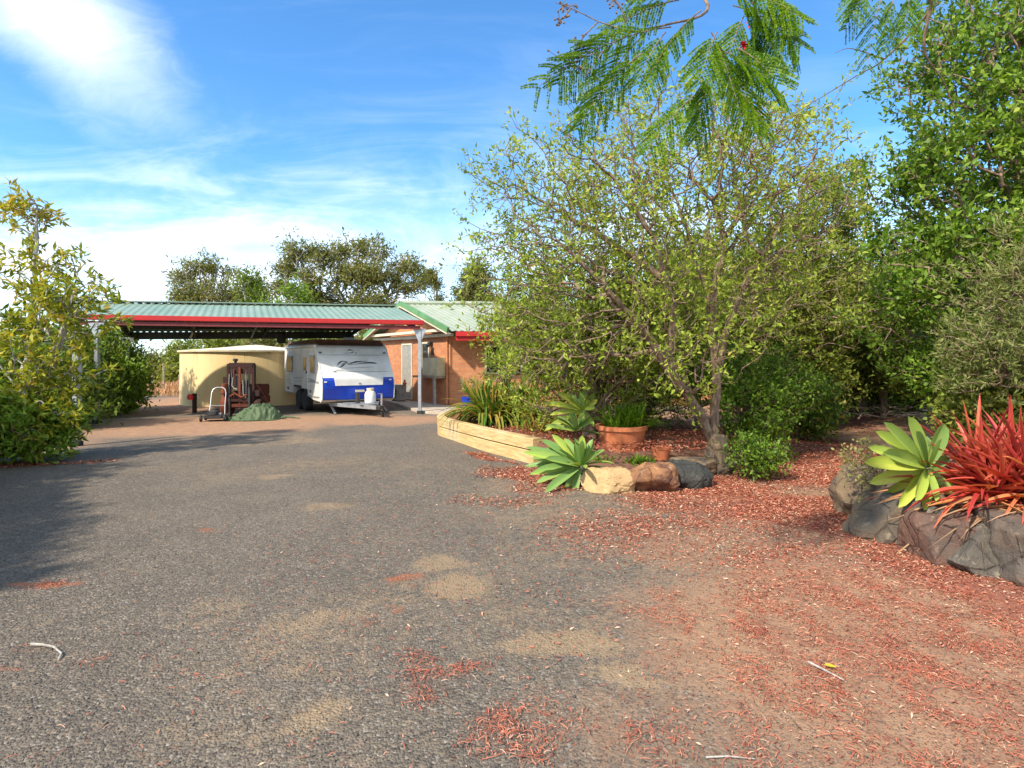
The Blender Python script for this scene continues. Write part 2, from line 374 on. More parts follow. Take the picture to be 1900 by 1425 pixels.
M['rock_grey'] = rockmat('grey_basalt', (0.105, 0.090, 0.070), (0.165, 0.135, 0.10), (0.30, 0.25, 0.18))
M['rock_ochre'] = rockmat('ochre_rock', (0.20, 0.135, 0.075), (0.105, 0.085, 0.062), (0.30, 0.235, 0.155))
M['rock_red'] = rockmat('red_brown_rock', (0.17, 0.085, 0.055), (0.11, 0.075, 0.057), (0.26, 0.17, 0.12))
M['rock_redgrey'] = rockmat('brown_grey_rock', (0.150, 0.105, 0.075), (0.110, 0.090, 0.070), (0.25, 0.19, 0.135))
M['rock_dark'] = rockmat('dark_rock', (0.035, 0.036, 0.034), (0.06, 0.058, 0.05), (0.12, 0.11, 0.09))
M['rock_brown'] = rockmat('brown_rock', (0.36, 0.17, 0.07), (0.14, 0.06, 0.035), (0.50, 0.36, 0.20))

# ------------------------------------------------------------------ ground
rng = np.random.default_rng(7)
def pxpatch(px, py, rx, ry, ang=0, w=1.0):
    Z = EYE * F / (py - HZ)
    return ((px - 950) * Z / F, Z, rx * Z / F, ry * Z * Z / (EYE * F), R(ang), w)
CLAY = [(.9, 5.3, 1.6, 1.2, 0, .33), (-.3, 3.6, 1.6, 1.0, .4, .3), (1.3, 6.4, 1.2, .7, 0, .35), (-3.4, 8.5, 2.2, 1.4, 0, .28), (-.8, 2.4, .8, .4, 0, .25), (-5.5, 11.5, 2.5, 1.2, 0, .4)] + [pxpatch(*a) for a in ((855, 1085, 55, 26, 0, .85), (790, 1048, 60, 14, -15, .6), (600, 1150, 120, 20, 25, .45), (395, 1135, 60, 32, 0, .45),
        (330, 1170, 45, 10, 0, .55), (1040, 1205, 130, 22, -12, .75), (1160, 1265, 90, 28, -20, .7), (585, 1345, 75, 55, 0, .6), (380, 1385, 150, 30, 12, .32),
        (525, 885, 40, 9, 0, .7), (610, 943, 36, 9, 0, .5), (950, 1130, 80, 30, 0, .4), (310, 1360, 30, 22, 0, .4), (440, 1210, 60, 20, 0, .3),
        (1100, 1050, 160, 30, 0, .35), (1250, 1000, 150, 40, 0, .4), (900, 900, 80, 20, 0, .4), (460, 1310, 60, 20, 0, .3), (1500, 1250, 120, 30, 0, .25))]
ORANGE = [pxpatch(*a) for a in ((130, 1078, 100, 12, 5, .9), (745, 1068, 45, 10, 0, .8), (745, 1132, 36, 8, 0, .8), (15, 1240, 40, 8, 0, .7),
        (370, 992, 45, 6, 0, .6), (540, 1380, 40, 10, 0, .5), (430, 1030, 60, 8, 0, .25), (240, 1420, 80, 14, 0, .5))]
DIRT = [(7.0, 14.5, 5.0, 4.5, 0, .95), (-7.6, 14.2, 3.4, 2.6, 0, 1.0), (-4.3, 15.6, 3.6, 1.6, 0, 0.9), (-12, 24, 4, 8, 0.1, 1.0), (-9.5, 11.6, 1.5, 3.0, 0.3, .7),
        (5.2, 9.2, 2.2, 3.2, 0, .9), (9.0, 18, 3.4, 6.0, -0.2, 1.0), (3.6, 5.6, 1.6, 1.8, 0, .85), (2.3, 3.2, 1.9, 1.7, 0, .9), (1.2, 2.4, 1.3, .8, 0, .6), (2.2, 4.9, 1.6, 1.2, 0, .7), (2.4, 7.2, 1.6, .9, 0, .9), (2.9, 2.2, 1.3, 1.6, 0, .8),
        (0.4, 7.6, 1.1, .8, 0, .55), (0.9, 5.4, 1.2, .9, 0, .45)]
def smooth_noise(X, Y, s, seed=0):
    r = np.random.default_rng(seed); o = np.zeros_like(X)
    for k in range(14):
        a = r.uniform(0, 2 * math.pi); f = s * r.uniform(0.5, 2.4); p = r.uniform(0, 6.28)
        o += np.sin((X * math.cos(a) + Y * math.sin(a)) * f + p) / (0.6 + f / s)
    return o / 3.2
def ell(X, Y, L):
    o = np.zeros_like(X); k = np.clip(Y / 9, .25, 1)
    X, Y = X + .30 * k * smooth_noise(X, Y, 3.5, 61) + .07 * k * smooth_noise(X, Y, 11, 62), Y + .34 * k * smooth_noise(X, Y, 3.5, 63) + .08 * k * smooth_noise(X, Y, 11, 64)
    for x, y, a, b, t, w in L:
        dx, dy = X - x, Y - y; c, s = math.cos(t), math.sin(t)
        q = ((dx * c + dy * s) / a) ** 2 + ((-dx * s + dy * c) / b) ** 2
        o = np.maximum(o, w * np.clip(1.35 - q, 0, 1) ** 0.8)
    return o
LITTER = [(2.05, 7.3, 1.7, 0.62, 0, 1.0), (0.35, 8.0, .85, .42, -.3, .95), (4.3, 8.6, 1.25, 1.7, 0, 1.0), (3.2, 5.9, .75, 1.2, .3, 1.0), (2.5, 6.3, 1.2, .9, 0, .75), (3.3, 4.4, .5, .9, .1, .9),
          (3.6, 3.7, .6, .5, 0, .9), (2.6, 4.3, 1.3, .9, 0, .55), (2.5, 3.1, 1.3, 1.2, 0, .5), (1.7, 5.2, 1.3, .9, 0, .45), (5.6, 11.2, 1.6, 2.4, 0, .8), (8.5, 17, 2.2, 4.5, -.2, .8),
          (-.45, 9.45, .9, .18, -.98, .9), (-8.1, 8.55, 1.6, .35, .1, 1.0), (2.8, 9.9, 1.5, 1.5, 0, .8), (0.05, 6.55, .8, .35, 0, .25), (1.9, 2.5, 1.2, .6, 0, .4)]
NEEDLE = [(2.4, 3.1, 1.3, 1.1, 0, .75), (1.5, 2.2, .9, .5, 0, .5)] + [pxpatch(*a) for a in ((850, 1250, 90, 22, 20, .85), (800, 1300, 50, 40, 0, .8), (780, 1215, 60, 16, 0, .7), (930, 1375, 90, 40, 30, .9), (1000, 1400, 60, 30, 0, .6),
        (1420, 1180, 60, 60, 0, .8), (1550, 1300, 160, 90, 0, .55), (1300, 1240, 80, 40, 0, .35), (1150, 1380, 120, 50, 0, .5), (1700, 1200, 140, 70, 0, .6), (1650, 1400, 160, 60, 0, .5),
        (100, 1200, 60, 12, 0, .25), (130, 1230, 70, 14, 0, .3), (1240, 1140, 100, 40, 0, .4), (1050, 1320, 80, 30, 0, .35), (130, 1078, 60, 10, 5, .4), (700, 1160, 40, 14, 0, .25))]
def gz(X, Y):
    X = np.asarray(X, float); Y = np.asarray(Y, float)
    z = 0.012 * smooth_noise(X, Y, 1.6, 3)
    z += 0.35 * np.exp(-(((X - 13.2) / 2.4) ** 2 + ((Y - 19.5) / 2.6) ** 2))
    z += 0.25 * np.exp(-(((X - 10.5) / 1.6) ** 2 + ((Y - 15.5) / 2.0) ** 2))
    return z
def geo(a, b, s, g=1.35):
    o = [a]; 
    while (o[-1] < b if b > a else o[-1] > b): o.append(o[-1] + s * (1 if b > a else -1)); s *= g
    return o
xs = np.array(sorted(geo(-8.4, -900, 0.2)[1:]) + list(np.arange(-8.4, 8.4, 0.08)) + geo(8.4, 900, 0.2))
ys = np.array(sorted(geo(1.5, -60, 0.3)[1:]) + list(np.arange(1.5, 14.0, 0.08)) + geo(14.0, 1500, 0.2))
GX, GY = np.meshgrid(xs, ys); GXf, GYf = GX.ravel(), GY.ravel()
GV = np.stack([GXf, GYf, gz(GXf, GYf)], 1)
nx, ny = len(xs), len(ys)
I = (np.arange(ny - 1)[:, None] * nx + np.arange(nx - 1)[None, :]).ravel()
GF = np.stack([I, I + 1, I + nx + 1, I + nx], 1)

m, ns, ls, b = newmat('gravel_and_dirt')
vec = objco(ns, ls, world=True)
def attr(nm):
    a = ns.new('ShaderNodeAttribute'); a.attribute_name = nm; return a.outputs['Fac']
vo = ns.new('ShaderNodeTexVoronoi'); ls.new(vec, vo.inputs['Vector']); vo.inputs['Scale'].default_value = 75
vo2 = ns.new('ShaderNodeTexVoronoi'); ls.new(vec, vo2.inputs['Vector']); vo2.inputs['Scale'].default_value = 28
n0 = tnoise(ns, ls, vec, 1.1, 6, 0.6); n1 = tnoise(ns, ls, vec, 6, 6, 0.65); n2 = tnoise(ns, ls, vec, 34, 5, 0.7); n3 = tnoise(ns, ls, vec, 120, 3, 0.7)
hue = ns.new('ShaderNodeSeparateColor'); ls.new(vo.outputs['Color'], hue.inputs[0])
hue2 = ns.new('ShaderNodeSeparateColor'); ls.new(vo2.outputs['Color'], hue2.inputs[0])
gr = mixc(ns, ls, maprange(ns, ls, n0, 0.3, 0.7), (0.150, 0.124, 0.094, 1), (0.195, 0.156, 0.112, 1))
gr = mixc(ns, ls, maprange(ns, ls, hue.outputs[0], 0.45, 1.0, 0, 0.7), gr, (0.055, 0.050, 0.046, 1))
gr = mixc(ns, ls, maprange(ns, ls, hue.outputs[1], 0.84, 1.0, 0, 0.7), gr, (0.33, 0.29, 0.235, 1))
gr = mixc(ns, ls, maprange(ns, ls, hue2.outputs[1], 0.86, 1.0, 0, 0.35), gr, (0.34, 0.24, 0.16, 1))
def edged(a, lo, hi, nn, k):
    s = mth(ns, ls, 'ADD', a, mth(ns, ls, 'MULTIPLY', mth(ns, ls, 'SUBTRACT', nn, 0.5), k)); return maprange(ns, ls, s, lo, hi)
nmix = mth(ns, ls, 'ADD', mth(ns, ls, 'MULTIPLY', n1, 0.5), mth(ns, ls, 'MULTIPLY', n2, 0.5))
fine = maprange(ns, ls, n3, 0.30, 0.62, 0.75, 1)
dirtc = mixc(ns, ls, maprange(ns, ls, n1, 0.3, 0.7), (0.44, 0.245, 0.135, 1), (0.29, 0.17, 0.10, 1))
dirtc = mixc(ns, ls, maprange(ns, ls, n3, 0.55, 0.72, 0, 0.5), dirtc, (0.42, 0.27, 0.17, 1))
c = mixc(ns, ls, mth(ns, ls, 'MULTIPLY', edged(attr('dirt'), 0.35, 0.95, nmix, 1.6), 0.88), gr, dirtc)
clayc = mixc(ns, ls, n2, (0.36, 0.26, 0.155, 1), (0.30, 0.20, 0.11, 1))
c = mixc(ns, ls, mth(ns, ls, 'MULTIPLY', mth(ns, ls, 'MULTIPLY', edged(attr('clay'), 0.24, 0.85, nmix, 2.3), fine), 0.85), c, clayc)
lic = mixc(ns, ls, maprange(ns, ls, n2, .3, .7), (0.34, 0.105, 0.062, 1), (0.20, 0.075, 0.05, 1))
c = mixc(ns, ls, mth(ns, ls, 'MULTIPLY', edged(attr('litter'), 0.30, 0.95, nmix, 1.5), 0.85), c, lic)
orc = mixc(ns, ls, n2, (0.40, 0.15, 0.075, 1), (0.28, 0.10, 0.05, 1))
c = mixc(ns, ls, mth(ns, ls, 'MULTIPLY', edged(attr('orange'), 0.35, 0.9, nmix, 2.0), fine), c, orc)
grassc = mixc(ns, ls, n1, (0.42, 0.24, 0.10, 1), (0.30, 0.19, 0.09, 1))
c = mixc(ns, ls, edged(attr('grass'), 0.35, 0.7, n1, 0.8), c, grassc)
ls.new(c, b.inputs['Base Color']); b.inputs['Roughness'].default_value = 0.92; b.inputs['Specular IOR Level'].default_value = 0.2
hgt = mth(ns, ls, 'ADD', mth(ns, ls, 'MULTIPLY', mth(ns, ls, 'SUBTRACT', 1.0, vo.outputs['Distance']), maprange(ns, ls, attr('dirt'), 0.2, 0.8, 1.0, 0.3)), mth(ns, ls, 'MULTIPLY', n2, 1.4))
p = bump(ns, ls, hgt, 0.75, 0.012, b); bump(ns, ls, n1, 0.35, 0.05, b, p)
ground = np_mesh('ground', GV, GF, m, smooth=True); tag(ground, kind='structure')
grassw = np.clip((GYf - 24) / 4, 0, 1) * np.clip((-GXf - 4) / 3, 0, 1) + np.clip((GYf - 34) / 5, 0, 1)
nz_ = smooth_noise(GXf, GYf, 2.2, 9)
for nm, val in (('dirt', ell(GXf, GYf, DIRT)), ('clay', np.clip(ell(GXf, GYf, CLAY) * 1.15 + 0.16 * nz_, 0, 1)), ('orange', ell(GXf, GYf, ORANGE)), ('litter', np.maximum(ell(GXf, GYf, LITTER) * .95, ell(GXf, GYf, NEEDLE) * .62)), ('grass', grassw)):
    a = ground.data.attributes.new(nm, 'FLOAT', 'POINT'); a.data.foreach_set('value', val.astype(np.float32))

# ------------------------------------------------------------------ foliage engine
def leaves(name, P, D, L, Wd, m, parent, tint, seed=0, fold=0.25, flat=0.0):
    """P positions, D directions, L lengths, Wd widths; every leaf a folded lozenge"""
    r = np.random.default_rng(seed + 11); n = len(P)
    D = D / (np.linalg.norm(D, axis=1, keepdims=True) + 1e-9)
    q = r.normal(size=(n, 3)); q[:, 2] *= (1 - flat)
    Sd = np.cross(D, np.array([0, 0, 1.0]) * (flat + 0.001) + q * (1 - flat)); Sd /= (np.linalg.norm(Sd, axis=1, keepdims=True) + 1e-9)
    N = np.cross(Sd, D)
    L = L[:, None]; Wd = Wd[:, None]
    a = P; c_ = P + D * L - N * L * 0.12
    l_ = P + D * L * 0.45 + Sd * Wd / 2 + N * Wd * fold; r_ = P + D * L * 0.45 - Sd * Wd / 2 + N * Wd * fold
    V = np.stack([a, r_, c_, l_], 1).reshape(-1, 3)
    Q = np.arange(4 * n).reshape(-1, 4)
    return np_mesh(name, V, Q, m, parent, tint)

def grow(trunk, targets, bf=0.35, step=0.16, rtip=0.004, expo=0.47, curl=0.35, seed=0, rmax=None):
    """join the target points to the trunk polylines by the cheapest branches; returns nodes, parents, radii, tips"""
    r = np.random.default_rng(seed)
    cap = 60000; P = np.zeros((cap, 3)); PL = np.zeros(cap); par = np.full(cap, -1, int); Dn = np.zeros((cap, 3)); n = 0
    for poly in trunk:
        pts = [np.array(p, float) for p in poly]
        prev = -1
        if n > 0:
            prev = int(np.argmin(((P[:n] - pts[0]) ** 2).sum(1)))
        for i in range(len(pts) - 1):
            k = max(1, int(np.linalg.norm(pts[i + 1] - pts[i]) / step))
            for j in range(0 if i == 0 and prev < 0 else 1, k + 1):
                p = pts[i] + (pts[i + 1] - pts[i]) * j / k
                p = p + r.normal(size=3) * step * 0.07 * (1 if 0 < j < k else 0)
                P[n] = p; par[n] = prev
                if prev >= 0: PL[n] = PL[prev] + np.linalg.norm(p - P[prev]); Dn[n] = (p - P[prev]) / (np.linalg.norm(p - P[prev]) + 1e-9)
                else: Dn[n] = (0, 0, 1)
                prev = n; n += 1
    ntr = n
    T = np.asarray(targets); 
    d0 = np.array([np.sqrt(((P[:ntr] - t) ** 2).sum(1)).min() for t in T]); T = T[np.argsort(d0)]
    tipidx = []
    for t in T:
        d = np.sqrt(((P[:n] - t) ** 2).sum(1)); j = int(np.argmin(d + bf * PL[:n])); L = d[j]
        if L < 0.02 or n > cap - 60: continue
        k = max(1, int(L / step)); p0 = P[j].copy(); c1 = p0 + Dn[j] * L * curl; c2 = p0 + (t - p0) * 0.65 + r.normal(size=3) * L * 0.06
        prev = j
        for i in range(1, k + 1):
            s = i / k; p = (1 - s) ** 3 * p0 + 3 * (1 - s) ** 2 * s * c1 + 3 * (1 - s) * s * s * c2 + s ** 3 * t
            P[n] = p; par[n] = prev; e = p - P[prev]; le = np.linalg.norm(e) + 1e-9
            PL[n] = PL[prev] + le; Dn[n] = e / le; prev = n; n += 1
        tipidx.append(prev)
    P = P[:n]; par = par[:n]; Dn = Dn[:n]
    tips = np.zeros(n); tips[tipidx] = 1
    for i in range(n - 1, 0, -1):
        if par[i] >= 0: tips[par[i]] += tips[i]
    tips = np.maximum(tips, 1)
    rad = rtip * tips ** expo
    if rmax: rad = np.minimum(rad, rmax)
    return P, par, rad, tips, Dn

def branch_mesh(name, P, par, rad, Dn, m, parent, sides=5, minr=0.0):
    idx = np.where((par >= 0) & (rad >= minr))[0]; pa = par[idx]
    ref = np.array([0.92, 0.31, 0.22]); ref /= np.linalg.norm(ref)
    def ring(pos, d, rr):
        U = ref[None] - d * (d @ ref)[:, None]; U /= (np.linalg.norm(U, axis=1, keepdims=True) + 1e-6); Vv = np.cross(d, U)
        a = np.arange(sides) * 2 * math.pi / sides
        return pos[:, None, :] + rr[:, None, None] * (np.cos(a)[None, :, None] * U[:, None, :] + np.sin(a)[None, :, None] * Vv[:, None, :])
    dpar = Dn[pa]; same = (dpar * Dn[idx]).sum(1) > 0.5
    d0 = np.where(same[:, None], dpar, Dn[idx]); r0 = np.where(rad[pa] < rad[idx] * 1.8, rad[pa], rad[idx] * 1.1)
    A = ring(P[pa], d0, r0); B = ring(P[idx], Dn[idx], rad[idx])
    V = np.concatenate([A, B], 1).reshape(-1, 3); nE = len(idx)
    b0 = (np.arange(nE) * 2 * sides)[:, None]; k = np.arange(sides)[None]; k2 = (k + 1) % sides
    Q = np.stack([b0 + k, b0 + k2, b0 + sides + k2, b0 + sides + k], 2).reshape(-1, 4)
    return np_mesh(name, V, Q, m, parent, smooth=True)

def sample_blobs(blobs, nclus, ntar, sig, seed, shell=0.5, flatbottom=0.0):
    r = np.random.default_rng(seed); B = np.array([bb[:6] for bb in blobs], float)
    vol = np.array([bb[6] if len(bb) > 6 else bb[3] * bb[4] * bb[5] for bb in blobs]); vol = vol / vol.sum()
    w = r.choice(len(B), nclus, p=vol); d = r.normal(size=(nclus, 3)); d /= np.linalg.norm(d, axis=1, keepdims=True)
    rr = r.uniform(0, 1, nclus) ** shell
    C = B[w, :3] + d * rr[:, None] * B[w, 3:6]
    k = r.integers(0, nclus, ntar); s = sig * r.uniform(0.5, 1.4, nclus)
    T = C[k] + r.normal(size=(ntar, 3)) * s[k][:, None]
    return T[T[:, 2] > 0.12], r

LM, LS = 1.7, 1.28
def plant(name, label, cat, trunk, blobs, nclus, ntar, sig, leafm, barkm, nleaf, llen, lwid, seed=1, bf=0.35, step=0.16, rtip=0.004, rmax=None,
          spread=0.07, tintc=0.5, tints=0.22, shell=0.5, group=None, upward=0.25, minr=0.0, expo=0.47, sides=5, leafpart='crown', curl=0.35, hang=0.0, maxtips=2, tip_tint=0.0):
    base = Vector(trunk[0][0])
    root = thing(name, label, cat, (0, 0, 0), 0, group)
    root.location = base
    off = np.array(base)
    T, r = sample_blobs(blobs, nclus, ntar, sig, seed, shell)
    P, par, rad, tips, Dn = grow(trunk, T, bf, step, rtip, expo, curl, seed, rmax)
    Pl = P - off
    branch_mesh('trunk', Pl, par, rad, Dn, barkm, root, sides, minr)
    ix = np.where(tips <= max(2, maxtips))[0]; ix = np.repeat(ix, int(round(nleaf * LM))); n = len(ix)
    ctr = P.mean(0)
    PP = Pl[ix] + r.normal(size=(n, 3)) * spread
    D = r.normal(size=(n, 3)) + Dn[ix] * 0.8; D[:, 2] += upward - hang
    Ls = llen * LS * r.uniform(0.6, 1.35, n); Ws = lwid * LS * 1.1 * r.uniform(0.7, 1.3, n)
    t = tintc + r.normal(size=n) * tints
    cn = smooth_noise(P[ix][:, 0] * 1.0 + P[ix][:, 2] * 0.7, P[ix][:, 1] + P[ix][:, 2] * 0.4, 2.0, seed)
    t = np.clip(t + 0.12 * cn + tip_tint * (P[ix][:, 2] - P[ix][:, 2].mean()), 0, 1)
    leaves(leafpart, PP, D, Ls, Ws, leafm, root, t, seed)
    return root

# ------------------------------------------------------------------ blades (agave, strap leaves)
def blade(V, Fc, T, base, d, L, w, droop, tint, segs=7, keel=0.12, prof='agave', twist=0.0, up=(0, 0, 1)):
    base = Vector(base); d = Vector(d).normalized()
    side = d.cross(Vector(up));
    if side.length < 0.05: side = d.cross(Vector((1, 0.3, 0)))
    side.normalize(); b0 = len(V)
    for i in range(segs + 1):
        t = i / segs
        p = base + d * L * t + Vector((0, 0, -droop * L * t * t))
        if prof == 'agave': ww = w * (0.34 + 2.6 * t * (1 - t) * (0.75 + 0.5 * t)) * (1 if t < 0.999 else 0.0)
        elif prof == 'strap': ww = w * min(1.0, 0.7 + t) * (1 - t ** 3) ** 0.7
        else: ww = w * (1 - t) ** 0.6
        ww = max(ww, 0.0006)
        tan = (d + Vector((0, 0, -2 * droop * t))).normalized()
        sd_ = side * math.cos(twist * t) + tan.cross(side) * math.sin(twist * t)
        nr = sd_.cross(tan)
        V.append(p + sd_ * ww / 2 + nr * ww * keel * 1.2); V.append(p - nr * ww * keel); V.append(p - sd_ * ww / 2 + nr * ww * keel * 1.2)
    for i in range(segs):
        for k in range(2):
            a = b0 + i * 3 + k; Fc.append((a, a + 1, a + 4, a + 3)); T.append(min(1, max(0, tint + (0.12 if k else -0.04))))

def blades_obj(name, items, m, parent=None, off=(0, 0, 0)):
    V, Fc, T = [], [], []
    for it in items: blade(V, Fc, T, **it)
    A = np.array([tuple(v) for v in V]) - np.array(off)
    return np_mesh(name, A, np.array(Fc), m, parent, np.array(T), smooth=True)

def rosette(base, n, L, w, rnd, el0=8, el1=85, droop=0.25, tint=0.35, lean=(0, 0, 0), tj=0.25, prof='agave', segs=7, rot=0.0):
    out = []
    for i in range(n):
        a = rot + i * 2.399963 + rnd.uniform(-.2, .2); e = R(el0 + (el1 - el0) * (i / n) ** 0.8 + rnd.uniform(-6, 6))
        d = Vector((math.cos(a) * math.cos(e), math.sin(a) * math.cos(e), math.sin(e))) + Vector(lean)
        f = 1.0 - 0.35 * (i / n) ** 2
        out.append(dict(base=Vector(base) + d * 0.02, d=d, L=L * f * rnd.uniform(.85, 1.1), w=w * rnd.uniform(.85, 1.1), droop=droop * (1 - i / n) * rnd.uniform(.6, 1.3),
                        tint=tint + rnd.uniform(-tj, tj), prof=prof, segs=segs, twist=rnd.uniform(-.3, .3)))
    return out

# ------------------------------------------------------------------ rocks
def rock(name, label, cat, c, r3, m, seed, group=None, rz=0.0, cuts=11, parent=None, fl=0.0, ns_=0.045):
    import bmesh
    rd = random.Random(seed); bm = bmesh.new(); bmesh.ops.create_icosphere(bm, subdivisions=5, radius=1)
    pl = [(Vector((rd.gauss(0, 1), rd.gauss(0, 1), rd.gauss(0, 1))).normalized(), rd.uniform(0.68, 0.95)) for _ in range(cuts)]
    pl += [(Vector((0, 0, 1)), 0.8)]
    for v_ in bm.verts:
        d = v_.co.normalized(); rr = 1.15
        for n_, k in pl:
            q = d.dot(n_)
            if q > 0.05: rr = min(rr, k / q)
        rr *= 1 + 0.10 * mnoise.noise(d * 2.3 + Vector((seed, 0, 0))) + ns_ * mnoise.noise(d * 9 + Vector((0, seed, 0)))
        v_.co = Vector((d.x * rr * r3[0], d.y * rr * r3[1], d.z * rr * r3[2]))
    me = bpy.data.meshes.new(name); bm.to_mesh(me); bm.free()
    o = link_mesh(name, me, m, parent, True); me.set_sharp_from_angle(angle=R(28))
    o.location = c; o.rotation_euler = (0, 0, rz)
    if parent is None: tag(o, label, cat, group)
    return o

# ================================================================== HOUSE
LW = Vector((-5.6, 24.0, 0)); RW = Vector((-2.12, 19.4, 0)); GDIR = (RW - LW).normalized(); GL = (RW - LW).length
GOUT = Vector((GDIR.y, -GDIR.x, 0)); GROT = math.atan2(GDIR.y, GDIR.x)
SDIR = Vector((1.0, 0.10, 0)).normalized()
house = thing('brick_house', 'orange brick house with a pale gabled sheet roof and red gutter beyond the carport', 'house', LW, GROT)
WH = 2.45; APX = 1.04
def gx(px):
    k = (px - 950) / F; return (k * LW.y - LW.x) / (GDIR.x - k * GDIR.y)
def gzz(px, py):
    t = gx(px); return EYE - (py - HZ) * (LW.y + t * GDIR.y) / F
mb = MB(); mb.prism([(0, 0.02), (GL, 0.02), (GL, WH), (0, WH)], 0.0, 0.24, 'xz'); mb.build('wall', M['brick'], house)
mb = MB(); mb.prism([(-0.1, WH + .12), (GL + .1, WH + .12), (GL / 2, WH + APX)], -0.02, 0.22, 'xz'); mb.build('gable', M['brick'], house)
# side wall, in its own direction
srot = math.atan2(SDIR.y, SDIR.x) - GROT
sw = MB(); sw.box(0, 10.5, 0.0, 0.24, 0.02, WH); sw = sw.build('wall', M['brick'], house); sw.location = (GL - .02, 0.06, 0); sw.rotation_euler = (0, 0, srot)
bw = MB(); bw.box(0, 10.5, 0.0, 0.24, 0.02, WH); bw = bw.build('wall', M['brick'], house); bw.location = (0.3, 0.3, 0); bw.rotation_euler = (0, 0, srot)
# trim: horizontal boards and barge boards
mb = MB(); mb.box(-.35, GL + .3, -.14, -.03, WH + .00, WH + .10); mb.box(-.25, GL + .15, -.36, -.145, WH + .16, WH + .255)
mb.build('fascia_board', M['cream'], house)
mb = MB()
AP = Vector((GL / 2, -.42, WH + APX + .17)); EL = Vector((-.62, -.42, WH - .03 + .08)); ER = Vector((GL + .62, -.42, WH - .03 + .08))
mb.beam(AP, ER, .035, .17, (0, 1, 0)); mb.beam(EL, AP, .035, .17, (0, 1, 0)); mb.build('barge_board', M['cream'], house)
mb = MB(); o_ = Vector((0, -.03, .125)); mb.beam(AP + o_, ER + o_, .17, .08, (0, 1, 0)); mb.beam(EL + o_, AP + o_, .17, .08, (0, 1, 0)); mb.build('roof_capping', M['capgreen'], house)
# roof sheets (corrugated), local coordinates
sl = Matrix.Rotation(-GROT, 3, 'Z') @ SDIR
def corrugated(a0, a1, b0, b1, n, h, thick=0.0):
    """sheet between the edge a0-a1 and the edge b0-b1, ribs running from a to b"""
    V, Fc = [], []
    prof = [0, 0, 1, 1]
    for i in range(n * 4 + 1):
        t = i / (n * 4); z = h * prof[i % 4]
        for p in (Vector(a0).lerp(Vector(a1), t), Vector(b0).lerp(Vector(b1), t)): V.append(p + Vector((0, 0, z)))
    for i in range(n * 4): Fc.append((2 * i, 2 * i + 2, 2 * i + 3, 2 * i + 1))
    mb_ = MB(); mb_.add(V, Fc); mb_.add([v_ - Vector((0, 0, 0.012)) for v_ in V], Fc); return mb_
RA = Vector((GL / 2, -.36, WH + APX + .27)); RE = Vector((GL + .70, -.36, WH + .14)); RL = Vector((-.70, -.36, WH + .14))
corrugated(RE, RE + sl * 11, RA, RA + sl * 11, 55, .016).build('roof_sheet', M['paleroof'], house)
corrugated(RL, RL + sl * 11, RA, RA + sl * 11, 55, .016).build('roof_sheet', M['paleroof'], house)
mb = MB(); mb.tube([RA + Vector((0, 0, .05)), RA + sl * 11 + Vector((0, 0, .05))], .09, 8); mb.build('ridge_cap', M['paleroof'], house)
mb = MB(); gp = RE + sl * .12 + Vector((0.02, 0, -.10)); per = Vector((sl.y, -sl.x, 0)) * .07
mb.beam(gp + per, gp + per + sl * 10.6, .11, .16); mb.beam(gp + per * .4 - Vector((0, 0, .15)), gp + per * .4 + sl * 10.6 - Vector((0, 0, .15)), .05, .14); mb.build('gutter', M['red'], house, bevel=.008)
# windows and fittings on the gable wall
def wall_box(x0, x1, z0, z1, y0, y1): mb_ = MB(); mb_.box(x0, x1, y0, y1, z0, z1); return mb_
def window(px0, px1, py0, py1, pane, name='window'):
    x0, x1 = gx(px0), gx(px1); z1, z0 = gzz(px0, py0), gzz(px0, py1); w_ = .06
    mb_ = MB(); mb_.box(x0, x0 + w_, -.05, -.002, z0, z1); mb_.box(x1 - w_, x1, -.05, -.002, z0, z1); mb_.box(x0 + w_, x1 - w_, -.05, -.002, z1 - w_, z1); mb_.box(x0 + w_, x1 - w_, -.05, -.002, z0, z0 + w_)
    f_ = mb_.build(name, M['cream'], house)
    wall_box(x0 + w_, x1 - w_, z0 + w_, z1 - w_, -.03, -.004).build('pane', pane, f_); return f_
window(747, 766, 638, 739, M['obscure'], 'door')
window(784, 798, 635, 692, M['glassdark'])
x0, x1 = gx(800), gx(827)
wall_box(x0, x1, gzz(812, 697), gzz(812, 664), -.34, -.003).build('meter_box', M['meter'], house, bevel=.012)
wall_box(gx(785), gx(828), gzz(812, 697) - .075, gzz(812, 697) - .003, -.42, -.003).build('ledge', M['wood'], house)
mb = MB(); mb.box(gx(822.5), gx(822.5) + .085, -.42, -.335, .05, gzz(812, 697) - .078); mb.build('ledge_post', M['galv'], house)
mb = MB(); mb.box(gx(799), gx(799) + .18, -.14, -.003, gzz(800, 640), gzz(800, 640) + .10); mb.tube([(gx(799) + .09, -.09, gzz(800, 640) + .0), (gx(799) + .09, -.2, gzz(800, 640) - .06)], .05, 8); mb.build('wall_light', M['black'], house)
mb = MB(); mb.box(gx(802), gx(802) + .12, -.06, -.003, gzz(800, 658), gzz(800, 645)); mb.build('vent', M['darkmetal'], house)
mb = MB(); mb.tube([(GL - .12, -.05, .1), (GL - .12, -.05, WH)], .04, 10); mb.build('downpipe', M['brick'], house)
